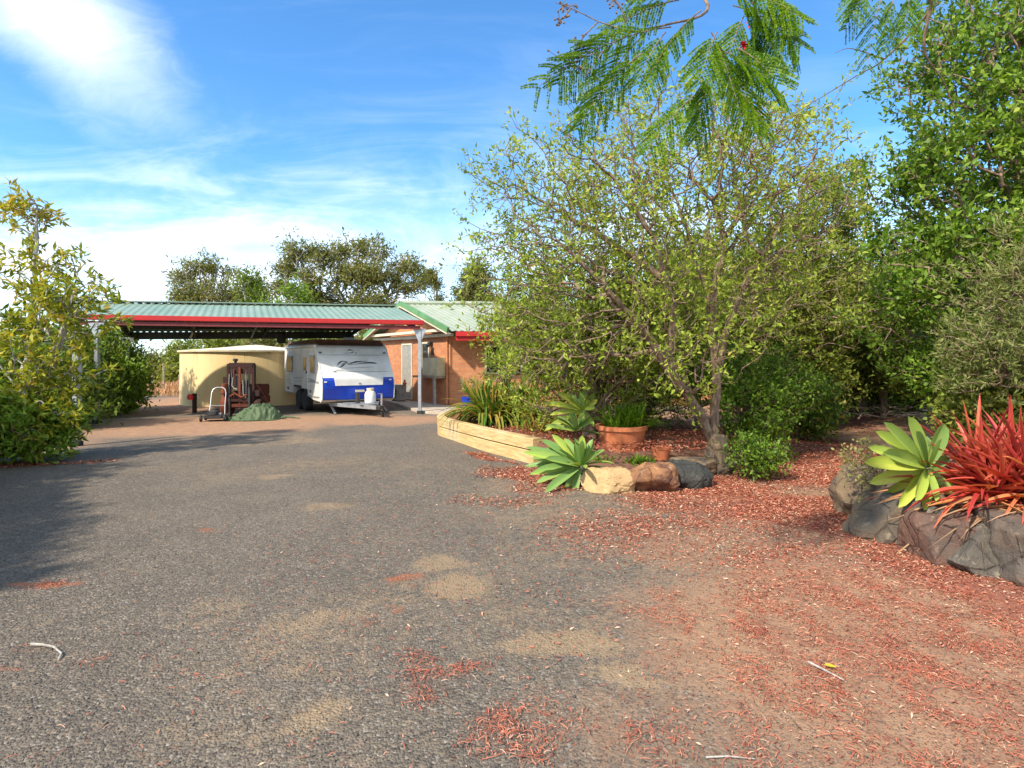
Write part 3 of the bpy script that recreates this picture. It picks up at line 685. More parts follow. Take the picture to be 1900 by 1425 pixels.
# side-wall window (dark, behind the shrub)
wf = MB()
for a in ((0, .06, 0, 1.0), (1.24, 1.3, 0, 1.0), (.06, 1.24, .94, 1.0), (.06, 1.24, 0, .06), (.62, .68, .06, .94)): wf.box(a[0], a[1], -.06, -.003, a[2], a[3])
wfo = wf.build('window', M['cream'], house); wo_ = Vector((GL - .02, 0.06, 0)) + sl * 1.15 + Vector((0, 0, 1.15)); wfo.location = wo_; wfo.rotation_euler = (0, 0, srot)
pn = MB(); pn.box(.06, 1.24, -.03, -.005, .06, .94); pn.build('pane', M['glassdark'], wfo)
# air conditioner standing on the slab
ac_ = thing('air_conditioner', 'grey air conditioner unit standing on the slab against the brick wall', 'air conditioner', LW + GDIR * (gx(752) + .02) + GOUT * .62 + Vector((0, 0, .09)), GROT)
mb = MB(); mb.box(0, .72, 0, .30, .03, .62); mb.build('casing', M['grey'], ac_, bevel=.015)
mb = MB(); 
for k in range(8): mb.tube([(.30 + math.cos(a) * (.03 + k * .028), -.012, .33 + math.sin(a) * (.03 + k * .028)) for a in [j * math.pi / 8 for j in range(17)]], .004, 4)
mb.build('fan_grille', M['darkmetal'], ac_)
for x_ in (.05, .58): mb = MB(); mb.box(x_, x_ + .08, .02, .28, 0, .03); mb.build('foot', M['black'], ac_)
# concrete apron
ap = [gd(700, 741), gd(779, 767), gd(842, 771), gd(868, 762), Vector((-.6, 19.6, 0)), RW, LW]
mb = MB(); mb.prism([(p.x, p.y) for p in ap], -.05, .085, 'xy'); slab = mb.build('concrete_path', M['concrete'], None, bevel=.01); tag(slab, kind='structure')
gn = MB(); gn.lathe([(.13, 0), (.16, .06), (.14, .16), (.07, .22), (.09, .3), (.06, .36), (.0, .4)], 14)
gno = gn.build('garden_ornament', M['terracotta'], None, True); gno.location = LW + GDIR * (gx(771)) + GOUT * .45 + Vector((0, 0, .72)); gno.scale = (.5, .5, .5)
tag(gno, 'small terracotta ornament sitting on top of the air conditioner', 'ornament')

# ================================================================== CARPORT
FL = Vector((-11.75, 14.85, 2.80)); FRt = Vector((-2.68, 17.15, 2.80))
RIL = Vector((-12.4, 16.7, 3.32)); RIR = Vector((-3.95, 19.2, 3.43))
BL = Vector((-12.6, 18.4, 2.54)); BR = Vector((-5.62, 20.1, 2.65))
carport = thing('carport', 'long open carport with a green sheet roof, red fascia and grey steel posts', 'carport', (0, 0, 0))
corrugated(FL, FRt, RIL, RIR, 48, .015).build('roof_sheet', M['greenroof'], carport)
corrugated(BL, BR, RIL, RIR, 40, .035).build('roof_sheet', M['greenroof'], carport)
mb = MB(); mb.beam(RIL + Vector((0, 0, .05)), RIR + Vector((0, 0, .05)), .32, .03); mb.build('ridge_cap', M['greenroof'], carport)
fd = (FRt - FL).normalized(); fn = Vector((fd.y, -fd.x, 0))
mb = MB(); mb.beam(FL + fn * .07 - Vector((0, 0, .04)), FRt + fn * .07 - Vector((0, 0, .04)), .12, .14)
mb.build('fascia', M['red'], carport, bevel=.015)
mb = MB(); mb.beam(FL + fn * .02 - Vector((0, 0, .19)), FRt + fn * .02 - Vector((0, 0, .19)) - fd * .1, .10, .10)
mb.build('front_beam', plain('dark_red_beam', (.20, .03, .035), .6), carport)
mb = MB(); mb.beam(BL - Vector((0, 0, .12)), BR - Vector((0, 0, .12)), .06, .24); mb.build('rear_beam', M['underside'], carport)
mb = MB()
for s_ in (.25, .5, .75):
    mb.beam(BL.lerp(RIL, s_) - Vector((0, 0, .07)), BR.lerp(RIR, s_) - Vector((0, 0, .07)), .06, .10)
    mb.beam(FL.lerp(RIL, s_) - Vector((0, 0, .07)), FRt.lerp(RIR, s_) - Vector((0, 0, .07)), .06, .10)
mb.build('purlin', M['underside'], carport)
for s_ in (.03, .29, .58, .97):
    a, r_, b_ = FL.lerp(FRt, s_), RIL.lerp(RIR, s_), BL.lerp(BR, s_); dz = Vector((0, 0, .17))
    mb = MB(); mb.beam(a - dz, r_ - dz, .07, .11); mb.beam(r_ - dz, b_ - dz, .07, .11); mb.build('rafter', M['underside'], carport)
for s_ in (.30, .56):
    b_ = BL.lerp(BR, s_); a_ = RIL.lerp(RIR, s_)
    mb = MB(); mb.beam(b_ + Vector((-.15, -.15, -.20)), b_ + Vector((.30, -.7, .22)), .05, .05); mb.build('knee_brace', M['galv'], carport)
def cpost(p, top, name='post'):
    mb = MB(); mb.box(p.x - .05, p.x + .05, p.y - .05, p.y + .05, 0.06, top, None, .008); o = mb.build(name, M['galv'], carport)
    mb = MB(); mb.box(p.x - .075, p.x + .075, p.y - .075, p.y + .075, -.02, .10); mb.build('post_base', M['black'], o)
    mb = MB(); mb.prism([(p.x - .055, top - .35), (p.x + .055, top - .35), (p.x + .2, top), (p.x - .2, top)], p.y - .03, p.y + .03, 'xz'); mb.build('bracket', M['galv'], o)
cpost(gd(779, 768), 2.58); cpost(gd(180, 786), 2.58)
cpost(Vector((-12.45, 18.3, 0)), 2.36); cpost(Vector((-5.75, 19.98, 0)), 2.44)
# hanging lamp under the roof
lp = at(522, 628, 18.6)
hl = thing('hanging_light', 'black light hanging under the carport roof above the tank', 'light', lp)
mb = MB(); mb.tube([(0, 0, .16), (0, 0, .95)], .012, 6); mb.build('cord', M['black'], hl)
mb = MB(); mb.lathe([(.05, .2), (.13, .14), (.15, 0), (.13, -.12), (.10, -.16)], 14); mb.build('lamp_shade', M['black'], hl, True)

# grey post nearer, half hidden in the leafy tree
def steel_post(px, py, h, label, r_=.055, group=None):
    p = gd(px, py); t = thing('steel_post', label, 'post', p, 0, group)
    mb = MB(); mb.box(-r_, r_, -r_, r_, .07, h, None, .006); mb.build('shaft', M['galv'], t)
    mb = MB(); mb.box(-r_ - .015, r_ + .015, -r_ - .015, r_ + .015, -.02, .075); mb.build('foot', M['black'], t)
steel_post(143, 826, 1.75, 'grey steel post with a black foot among the branches of the yellow-green tree')

# ================================================================== WATER TANK
tc_ = at(474, 0, 22.3); TR = 2.58; TH = 1.98
tank = thing('water_tank', 'round cream concrete water tank with a low conical lid', 'water tank', (tc_.x, tc_.y, 0))
mb = MB(); mb.lathe([(TR, -.05), (TR, TH * .5), (TR, TH - .1), (TR + .02, TH - .09), (TR + .02, TH)], 72)
mb.build('tank_wall', M['tank'], tank, True)
mb = MB(); mb.lathe([(TR + .08, TH - .05), (TR + .09, TH + .01), (TR * .5, TH + .13), (.25, TH + .24), (.0, TH + .26)], 72); mb.build('lid', M['tanktop'], tank, True)
mb = MB(); mb.tube([(-TR - .06, -.3, 1.9), (-TR - .06, -.35, 1.2), (-TR + .02, -.4, .1)], .045, 8); mb.build('pipe', M['tanktop'], tank)

# marker post with red cap beside tank
mk = thing('marker_post', 'short dark post with a red cap beside the tank', 'post', gd(361, 766))
mb = MB(); mb.box(-.05, .05, -.05, .05, -.02, .60); mb.build('shaft', M['rustdark'], mk, bevel=.006)
mb = MB(); mb.lathe([(.0, .40), (.09, .42), (.10, .5), (.06, .58), (0, .59)], 12, (-.10, -.04, 0)); mb.build('cap', M['redplastic'], mk, True)

# ================================================================== CARAVAN
CW = 2.26; CB = Vector((-5.57, 16.6, 0)); CR = math.atan2(.575, .818)
cv = thing('caravan', 'white caravan with a deep blue nose parked under the carport roof', 'caravan', CB, CR)
prof = [(.16, .38), (.03, .46), (0.0, .80), (.03, 1.05), (.66, 2.02), (.80, 2.12), (4.45, 2.12), (4.52, 2.02), (4.52, .50), (3.35, .50), (3.30, .80), (1.60, .80), (1.55, .50), (.9, .40)]
m_, ns, ls, b = newmat('caravan_cladding')
vv = objco(ns, ls); se = ns.new('ShaderNodeSeparateXYZ'); ls.new(vv, se.inputs[0])
wz = mth(ns, ls, 'FRACT', mth(ns, ls, 'MULTIPLY', se.outputs[2], 9.5))
cr_ = mixc(ns, ls, maprange(ns, ls, tnoise(ns, ls, vv, 2.0, 6, .6), .35, .7), (.76, .74, .69, 1), (.60, .57, .51, 1))
cr_ = mixc(ns, ls, maprange(ns, ls, wz, .80, .95, 0, .35), cr_, (.36, .31, .28, 1))
ls.new(cr_, b.inputs['Base Color']); b.inputs['Roughness'].default_value = .4
bump(ns, ls, maprange(ns, ls, wz, 0.0, .9), .6, .012, b); M['cladding'] = m_
mb = MB(); mb.prism(prof, .012, CW - .012, 'yz'); mb.build('body', M['cladding'], cv, bevel=.012)
def onfront(t):  # point on the nose profile, t = height
    for (s0, z0), (s1, z1) in zip(prof[1:5], prof[2:6]):
        if z0 <= t <= z1: return s0 + (s1 - s0) * (t - z0) / (z1 - z0)
    return 0.0
def front_panel(x0, x1, z0, z1, dep, n=6, k0=0.0, k1=0.0):
    mb_ = MB(); V = []
    for i in range(n + 1):
        z = z0 + (z1 - z0) * i / n; s = onfront(z); sh0 = k0 * (1 - i / n); sh1 = k1 * (1 - i / n)
        for x in (x0 + sh0, x1 - sh1): V.append((x, s - dep, z)); V.append((x, s + .004, z))
    Fc = []
    for i in range(n):
        a = 4 * i; c_ = a + 4
        Fc += [(a, a + 2, c_ + 2, c_), (a, c_, c_ + 1, a + 1), (a + 2, a + 3, c_ + 3, c_ + 2)]
    Fc += [(0, 1, 3, 2), (4 * n, 4 * n + 2, 4 * n + 3, 4 * n + 1)]
    return mb_.add(V, Fc)
front_panel(.02, CW - .02, 1.0, 2.0, .008, 8).build('front_panel', M['white'], cv)
front_panel(.02, CW - .02, .465, 1.10, .016, 8).build('blue_nose_panel', M['blue'], cv)
front_panel(.34, CW - .34, .86, 1.26, .034, 6, .05, .05).build('boot_lid', M['white'], cv, bevel=.006)
hp = front_panel(.38, CW - .36, 1.33, 1.74, .034, 6, .08, .02).build('window_shield', M['white'], cv, bevel=.01)
mb = MB(); mb.prism([(.16, .385), (.035, .455), (.02, .50), (.2, .55)], .02, CW - .02, 'yz'); mb.build('nose_underside', M['blue'], cv)
mb = MB()   # edge mouldings
for x in (.006, CW - .006):
    mb.tube([(x, s - .006, z) for s, z in prof[0:6]] + [(x, 1.4, 2.125), (x, 4.45, 2.125)], .018, 6)
mb.build('edge_moulding', M['white'], cv, True)
mb = MB(); mb.tube([(0, .5, 2.125), (0, 4.5, 2.125)], .02, 6)
mb.box(.02, CW - .02, .86, 4.4, 2.12, 2.20); mb.prism([(.70, 2.085), (.88, 2.20), (.88, 2.28), (4.3, 2.28), (4.4, 2.2), (4.4, 2.125), (.8, 2.125)], .08, CW - .08, 'yz')
mb.build('pop_top_roof', M['caravanroof'], cv, bevel=.02)
mb = MB(); mb.box(1.5, 1.95, 2.4, 2.85, 2.28, 2.38); mb.build('roof_hatch', M['white'], cv, bevel=.02)
# decals: swoosh on the shield, small emblem, side stripes, as thin raised lettering-like strokes
def stroke(x0, z0, x1, z1, w, bow=0.0, dep=.045, n=10):
    V, Fc = [], []
    for i in range(n + 1):
        t = i / n; x = x0 + (x1 - x0) * t; z = z0 + (z1 - z0) * t + bow * math.sin(math.pi * t); ww = w * math.sin(math.pi * min(1, .12 + .88 * (1 - t))) + .002
        V += [(x, onfront(z - ww) - dep, z - ww), (x, onfront(z + ww) - dep, z + ww)]
    for i in range(n): Fc.append((2 * i, 2 * i + 2, 2 * i + 3, 2 * i + 1))
    return V, Fc
mb = MB()
for a in ((.50, 1.44, .72, 1.60, .022, .03), (.56, 1.40, .86, 1.60, .018, -.03), (.70, 1.60, .90, 1.50, .016, .03), (.86, 1.47, 1.30, 1.58, .020, .04), (.84, 1.52, 1.50, 1.60, .012, .02), (1.10, 1.50, 1.70, 1.56, .012, .02), (1.40, 1.55, 1.80, 1.53, .014, .02)):
    mb.add(*stroke(*a))
for a in ((.92, 1.90, 1.14, 1.91, .016, .05), (1.00, 1.86, 1.16, 1.90, .012, -.02)): mb.add(*stroke(*a, dep=.016))
mb.build('dark_decal', M['decal'], cv)
mb = MB()
for a in ((.60, 1.42, .80, 1.52, .014, .04), (.90, 1.48, 1.78, 1.52, .010, .03), (.62, 1.38, 1.7, 1.42, .006, .0)): mb.add(*stroke(*a))
for a in ((.78, 1.845, 1.02, 1.85, .008, 0), (1.16, 1.85, 1.24, 1.86, .014, 0)): mb.add(*stroke(*a, dep=.016))
mb.build('pale_decal', M['decallight'], cv)
for x, z, mt in ((.10, 1.86, 'decal'), (CW - .12, 1.86, 'decal'), (.10, .98, 'white'), (CW - .14, 1.02, 'white'), (CW / 2, .92, 'grey'), (.42, 1.29, 'grey')):
    mb = MB(); s = onfront(z); mb.box(x - .04, x + .04, s - .05, s + .01, z - .022, z + .022); mb.build('marker_light', M[mt], cv, bevel=.008)
# side facing the drive (x = 0 plane, looking to -x)
def side_box(s0, s1, z0, z1, d=.02, name='window', mt='amber', par_=cv, bev=0.006):
    mb_ = MB(); mb_.box(-d, .0115, s0, s1, z0, z1); return mb_.build(name, M[mt], par_, bevel=bev)
for s0, s1 in ((.72, 1.20), (3.35, 4.05)):
    f_ = side_box(s0, s1, 1.22, 1.78, .02, 'window', 'grey'); side_box(s0 + .04, s1 - .04, 1.26, 1.74, .026, 'pane', 'amber', f_, 0)
d_ = side_box(1.50, 2.18, .72, 1.95, .018, 'door', 'cladding')
side_box(1.60, 1.95, 1.30, 1.72, .024, 'pane', 'amber', d_, 0); side_box(1.54, 1.58, 1.2, 1.3, .05, 'handle', 'black', d_)
mb = MB()
for i, (z0, z1, w_) in enumerate(((.96, 1.10, .016), (.92, 1.00, .012), (.90, 1.14, .008))):
    V = []; Fc = []
    for k in range(13):
        t = k / 12; s = .35 + 3.9 * t; z = z0 + (z1 - z0) * t + .05 * math.sin(5 * t + i); ww = w_ * (1.1 - t)
        V += [(-.004 - .001 * i, s, z - ww), (-.004 - .001 * i, s, z + ww)]
    for k in range(12): Fc.append((2 * k, 2 * k + 2, 2 * k + 3, 2 * k + 1))
    mb.add(V, Fc)
mb.build('side_stripe', M['decallight'], cv)
for s in (1.15, 3.9): side_box(s, s + .10, .62, .70, .02, 'side_light', 'decal')
mb = MB()
mb.add(*stroke(.06, 1.275, CW - .06, 1.275, .006, 0, .014)); mb.add(*stroke(.06, 1.79, CW - .06, 1.79, .006, 0, .014)); mb.build('seam', M['decallight'], cv)
mb = MB(); mb.box(CW / 2 - .14, CW / 2 + .14, -.04, -.02, .66, .73); mb.build('number_plate', M['cream'], cv)
for a_, b_ in ((.30, 1.5), (3.37, 4.5)): mb = MB(); mb.box(-.02, .011, a_, b_, .515, .545); mb.build('skirt_rail', M['grey'], cv)
side_box(3.30, 3.62, .86, 1.12, .02, 'service_hatch', 'white')
mb = MB(); mb.tube([(-.03, .6, 2.06), (-.05, 2.2, 2.06), (-.03, 4.2, 2.05)], .035, 8); mb.build('awning_roll', M['white'], cv, True)
# wheels
def wheel(x, s, r_=.33, w_=.2, par_=cv, rimm='white'):
    Mx = Matrix.Translation((x, s, r_)) @ Matrix.Rotation(R(90), 4, 'Y')
    mb = MB(); mb.lathe([(r_ * .60, -w_ / 2), (r_ * .9, -w_ / 2), (r_, -w_ * .32), (r_, w_ * .32), (r_ * .9, w_ / 2), (r_ * .60, w_ / 2)], 28, M=Mx); t = mb.build('wheel', M['black'], par_, True)
    mb = MB(); mb.lathe([(.0, -w_ * .46), (r_ * .2, -w_ * .42), (r_ * .52, -w_ * .36), (r_ * .60, -w_ * .45), (r_ * .60, w_ * .45), (r_ * .5, w_ * .36), (.0, w_ * .40)], 20, M=Mx, cap=False); mb.build('rim', M[rimm], t, True)
for s in (2.07, 2.82):
    wheel(.14, s); wheel(CW - .14, s)
mb = MB(); mb.box(.02, .26, 1.62, 3.28, .74, .79); mb.build('mudguard', M['black'], cv)
mb = MB(); mb.box(.35, CW - .35, .3, 4.3, .33, .43); mb.tube([(.1, 2.07, .33), (CW - .1, 2.07, .33)], .03, 6); mb.tube([(.1, 2.82, .33), (CW - .1, 2.82, .33)], .03, 6); mb.build('chassis', M['darkmetal'], cv)
# drawbar
mb = MB(); mb.beam((.35, .4, .30), (CW / 2 - .03, -1.45, .28), .06, .11); mb.beam((CW - .35, .4, .30), (CW / 2 + .03, -1.45, .28), .06, .11); mb.beam((.62, -.2, .345), (CW - .62, -.2, .345), .5, .02); mb.beam((.8, -.75, .345), (CW - .8, -.75, .345), .5, .02)
mb.build('drawbar', M['galv'], cv)
mb = MB(); mb.tube([(CW / 2, -1.42, .30), (CW / 2, -1.75, .30)], [.05, .06], 8); mb.beam((CW / 2, -1.5, .32), (CW / 2, -1.62, .46), .04, .03); mb.build('coupling', M['darkmetal'], cv)
jx = CW / 2 + .12
mb = MB(); mb.tube([(jx, -1.45, .18), (jx, -1.45, .66)], .028, 8); mb.tube([(jx - .12, -1.45, .67), (jx + .02, -1.45, .67)], .012, 6); jo = mb.build('jockey_wheel', M['galv'], cv)
Mx = Matrix.Translation((jx, -1.45, .1)) @ Matrix.Rotation(R(70), 4, 'Y'); mb = MB(); mb.lathe([(.05, -.03), (.1, -.025), (.1, .025), (.05, .03)], 16, M=Mx); mb.build('tyre', M['black'], jo, True)
for x in (.35, CW - .35):
    mb = MB(); mb.beam((x, .5, .38), (x + .06 if x < 1 else x + .12, .05, .02), .06, .03); mb.build('corner_steady', M['galv'], cv)
gas = MB(); gx0, gy0 = CW / 2 + .10, -.62
gas.lathe([(.10, .355), (.155, .37), (.165, .41), (.165, .62), (.13, .70), (.05, .73), (.05, .76)], 20, (gx0, gy0, 0)); go_ = gas.build('gas_bottle', M['white'], cv, True)
mb = MB(); mb.lathe([(.10, .70), (.11, .80), (.105, .80), (.095, .70)], 16, (gx0, gy0, 0), cap=False); mb.tube([(gx0, gy0, .74), (gx0, gy0, .79)], .03, 8); mb.build('collar', M['cream'], go_)
mb = MB(); mb.tube([(gx0 - .35, gy0 + .1, .36), (gx0 - .35, gy0 + .1, .66)], .07, 10); mb.build('tap_box', M['darkmetal'], cv)

# ================================================================== RUSTY MACHINE
rp = gd(455, 776); rm = thing('rusty_forklift', 'old rusty forklift with a tall mast standing in front of the cream tank', 'forklift', rp + Vector((-.32, .4, 0)), R(4)); rm.scale = (.80, .99, .95)
mb = MB()
for x in (-.42, .46): mb.box(x - .045, x + .045, -.05, .07, .15, 1.60)
mb.box(-.40, .48, -.05, .07, 1.48, 1.63); mb.box(-.40, .48, -.04, .05, 1.30, 1.47)
mb.build('mast', M['rustdark'], rm, bevel=.008)
mb = MB(); mb.box(-.03, .045, -.10, -.055, .25, 1.50); mb.box(-.22, -.18, -.085, -.055, .55, 1.45); mb.build('inner_channel', M['rustbright'], rm, bevel=.006)
for x, mt in ((.20, 'chrome'), (-.30, 'chrome'), (.30, 'darkmetal')):
    mb = MB(); mb.tube([(x, -.02, .5), (x, -.02, 1.42)], .022, 8); mb.build('lift_cylinder', M[mt], rm, True)
mb = MB(); mb.tube([(-.22, -.09, 1.2), (-.25, -.10, .95), (-.17, -.1, .86), (-.08, -.1, .84)], .016, 6); mb.tube([(.12, -.08, 1.1), (.14, -.1, .7), (.22, -.1, .6)], .016, 6); mb.tube([(-.36, -.06, 1.3), (-.36, -.1, .9), (-.3, -.12, .75)], .014, 6); mb.build('hydraulic_hose', M['grey'], rm, True)
mb = MB(); mb.box(-.24, -.05, -.02, .15, .9, 1.25); mb.box(.06, .22, .0, .2, .7, 1.1); mb.lathe([(.12, 0), (.12, .02), (.05, .03), (.05, 0)], 14, (.0, .25, 1.02)); mb.box(-.3, .35, .1, .5, .45, .78); mb.build('engine', M['darkmetal'], rm, bevel=.02)
mb = MB(); mb.box(-.40, -.24, .02, .12, .85, 1.3); mb.build('counter_plate', M['rustdark'], rm, bevel=.01)
mb = MB(); mb.tube([(-.3, -.15, .62), (-.1, -.2, .72), (.1, -.18, .6), (.3, -.16, .68)], .03, 7); mb.build('fuel_pipe', M['rustbright'], rm, True)
mb = MB(); mb.box(-.36, .42, -.14, -.06, .46, .56); mb.build('fork_carriage', M['rustdark'], rm, bevel=.01)
for x_ in (-.33, .36): mb = MB(); mb.box(x_ - .04, x_ + .04, -.16, -.12, .06, .9); mb.box(x_ - .04, x_ + .04, -.5, -.12, .03, .06); mb.build('fork', M['darkmetal'], rm, bevel=.006)
mb = MB(); mb.lathe([(.045, 1.63), (.045, 1.68), (.085, 1.70), (.085, 1.74), (.04, 1.76)], 14, (-.18, 0, 0)); mb.build('exhaust_cap', M['black'], rm, True)
mb = MB(); mb.box(-.60, -.45, -.04, .06, .98, 1.20); mb.build('side_box', M['rustdark'], rm, bevel=.012)
mb = MB(); mb.box(.5, .68, -.05, .3, .62, .80); mb.build('tool_box', M['rustdark'], rm, bevel=.012)
mb = MB(); mb.box(-.5, .55, .08, 1.15, .35, .60); mb.box(-.4, .5, .7, 1.2, .6, .95); mb.box(-.5, .72, -.12, .06, .28, .42); mb.build('chassis', M['rust'], rm, bevel=.03)
for x, r_ in ((-.50, .37), (.60, .28)):
    Mx = Matrix.Translation((x, .12, r_)) @ Matrix.Rotation(R(90), 4, 'Y')
    mb = MB(); mb.lathe([(r_ * .45, -.11), (r_ * .9, -.11), (r_, -.07), (r_, .07), (r_ * .9, .11), (r_ * .45, .11)], 22, M=Mx, wob=.015); w_ = mb.build('wheel', M['rustbright'] if x < 0 else M['rustdark'], rm, True)
    mb = MB(); mb.lathe([(0, -.13), (.05, -.12), (r_ * .45, -.09), (r_ * .45, .09), (.0, .1)], 14, M=Mx, cap=False); mb.build('rim', M['rust'], w_, True)
mb = MB(); mb.lathe([(.0, .30), (.10, .28), (.12, .0), (.09, -.03)], 14, (-.48, -.15, .72)); mb.build('headlamp', M['rustbright'], rm, True)
mb = MB(); mb.tube([(.50, -.02, 1.05), (.80, .1, .62), (1.02, .15, .15)], .013, 6); mb.build('stay_rod', M['rust'], rm)

# tarp heap
import bmesh
tp = gd(466, 780)
bm = bmesh.new(); bmesh.ops.create_grid(bm, x_segments=90, y_segments=70, size=1)
for v_ in bm.verts:
    x, y = v_.co.x, v_.co.y; r_ = math.sqrt(x * x * 1.05 + y * y)
    rim = 1 - min(1, r_) ** 2.4
    h = .62 * rim * (0.55 + .45 * math.cos((x - .25) * 1.5)) * (.72 + .28 * x)
    wr = mnoise.noise(Vector((x * 2.2 + y * 1.4, y * 1.2, 1))) ; f1 = abs(mnoise.noise(Vector((x * 3 + 4, y * 2.4 - x * 2, 7))))
    f2 = abs(mnoise.noise(Vector((x * 6.5 + 1, y * 5 + x * 4, 3))))
    h += rim * (.10 * wr) - .24 * f1 * (h > .03) - .14 * f2 * (h > .03) + .01
    k = 1 / max(1, r_ / (1 + .22 * mnoise.noise(Vector((math.atan2(y, x) * 2.0, 5, 0)))))
    v_.co = Vector((x * k * .80 - .06 * (1 - rim), y * k * .62, max(.012, h) + .004 * f2))
me = bpy.data.meshes.new('tarpaulin'); bm.to_mesh(me); bm.free()
to = link_mesh('tarpaulin', me, M['tarp'], None, True); to.location = tp + Vector((.0, .35, 0)); to.rotation_euler = (0, 0, R(5))
so = to.modifiers.new('thick', 'SOLIDIFY'); so.thickness = .008
tag(to, 'crumpled green tarpaulin heaped over something at the foot of the rusty forklift', 'tarpaulin')
mb = MB(); a = tp + Vector((.62, .35, .02)); mb.tube([a, a + Vector((.2, -.05, .05)), a + Vector((.42, .02, .02)), a + Vector((.6, -.08, .015))], [.03, .028, .02, .012], 6)
tag(mb.build('rope_end', M['tarp'], None, True), 'twisted green rope end trailing from the tarpaulin', 'rope')

# mower
mp = gd(398, 782); mw = thing('lawn_mower', 'small black push mower with a looped handle beside the rusty forklift', 'lawn mower', mp + Vector((-.06, .1, 0)), R(14)); mw.scale = (.86, .86, .92)
mb = MB(); mb.prism([(-.26, -.20), (.26, -.20), (.32, -.05), (.32, .2), (.18, .34), (-.2, .34), (-.3, .15)], .08, .17, 'xy'); mb.build('deck', M['darkmetal'], mw, bevel=.02)
mb = MB(); mb.lathe([(.12, .17), (.15, .19), (.15, .28), (.10, .32), (.10, .36), (.04, .38)], 16, (0, .05, 0)); mb.box(-.2, -.1, -.05, .1, .18, .30); mb.build('engine', M['black'], mw, True)
mb = MB(); mb.box(.08, .2, -.02, .12, .18, .24); mb.build('air_filter', M['grey'], mw, bevel=.01)
for x, y in ((-.33, -.16), (.33, -.16), (-.31, .28), (.31, .28)):
    Mx = Matrix.Translation((x, y, .095)) @ Matrix.Rotation(R(90), 4, 'Y'); mb = MB(); mb.lathe([(.04, -.025), (.09, -.025), (.095, 0), (.09, .025), (.04, .025)], 16, M=Mx); w_ = mb.build('wheel', M['black'], mw, True)
    mb = MB(); mb.lathe([(0, -.034), (.045, -.028), (.045, .028), (0, .034)], 12, M=Mx, cap=False); mb.build('rim', M['grey'], w_)
mb = MB(); hb = [(-.23, .30, .15), (-.21, .42, .45), (-.21, .55, .78), (-.17, .60, .90), (-.08, .63, .95), (.08, .63, .95), (.17, .60, .90), (.21, .55, .78), (.21, .42, .45), (.23, .30, .15)]
mb.tube(hb, .014, 8); mb.tube([(-.21, .41, .42), (.21, .41, .42)], .011, 6); mb.build('handle', M['galv'], mw, True)

# ================================================================== GARDEN BED (curved timber edging)
path = [gd(990, 861), gd(905, 838), gd(838, 817), Vector((-1.58, 12.2, 0)), Vector((-1.66, 12.9, 0)), Vector((-1.45, 13.6, 0)), Vector((-1.0, 14.4, 0)), Vector((-.3, 15.3, 0))]
def smooth_path(pts, k=6):
    out = []
    for i in range(len(pts) - 1):
        p0 = pts[max(i - 1, 0)]; p1, p2 = pts[i], pts[i + 1]; p3 = pts[min(i + 2, len(pts) - 1)]
        for j in range(k):
            t = j / k; out.append(.5 * ((2 * p1) + (p2 - p0) * t + (2 * p0 - 5 * p1 + 4 * p2 - p3) * t * t + (3 * p1 - p0 - 3 * p2 + p3) * t ** 3))
    return out + [pts[-1]]
sp_ = smooth_path(path)
BH = .40
bed = thing('garden_wall', 'low curved retaining wall of pale yellow timber sleepers around the garden bed', 'retaining wall', (0, 0, 0))
m_, ns, ls, b = newmat('yellow_sleeper')
vv = objco(ns, ls, world=True); vs = objco(ns, ls, (1, 1, 9), world=True)
n1_ = tnoise(ns, ls, vs, 3.0, 7, .65, .3); n2_ = tnoise(ns, ls, vv, 1.2, 5, .6)
cc = mixc(ns, ls, maprange(ns, ls, n1_, .35, .65), (.66, .47, .21, 1), (.46, .30, .12, 1)); cc = mixc(ns, ls, maprange(ns, ls, n2_, .5, .75, 0, .5), cc, (.62, .52, .36, 1))
cc = mixc(ns, ls, maprange(ns, ls, tnoise(ns, ls, vs, 12, 5, .7), .62, .72, 0, .8), cc, (.16, .09, .05, 1))
ls.new(cc, b.inputs['Base Color']); b.inputs['Roughness'].default_value = .85; bump(ns, ls, n1_, .6, .02, b); M['sleeper'] = m_
rd = random.Random(4)
for lay in range(2):
    V, Fc = [], []; z0 = lay * .20 - .03 * (lay == 0) + (.006 if lay else 0); z1 = lay * .20 + .194
    for i, p in enumerate(sp_):
        d = (sp_[min(i + 1, len(sp_) - 1)] - sp_[max(i - 1, 0)]).normalized(); nrm = Vector((-d.y, d.x, 0)) ; o = .008 * lay + .006 * mnoise.noise(p * 2 + Vector((lay * 9, 0, 0)))
        e = .012
        for (w_, z) in ((0 + o, z0 + e), (0 + o, z1 - e), (-e + o + .0, z1), (-.16, z1), (-.17, z0)): 
            V.append(p + nrm * (w_) + Vector((0, 0, z)))
    for i in range(len(sp_) - 1):
        for k in range(5): a = 5 * i + k; a2 = 5 * i + (k + 1) % 5; Fc.append((a, a2, a2 + 5, a + 5))
    Fc += [tuple(range(5)), tuple(5 * (len(sp_) - 1) + k for k in range(4, -1, -1))]
    mb = MB(); mb.add(V, Fc); mb.build('sleeper_course', M['sleeper'], bed, True)
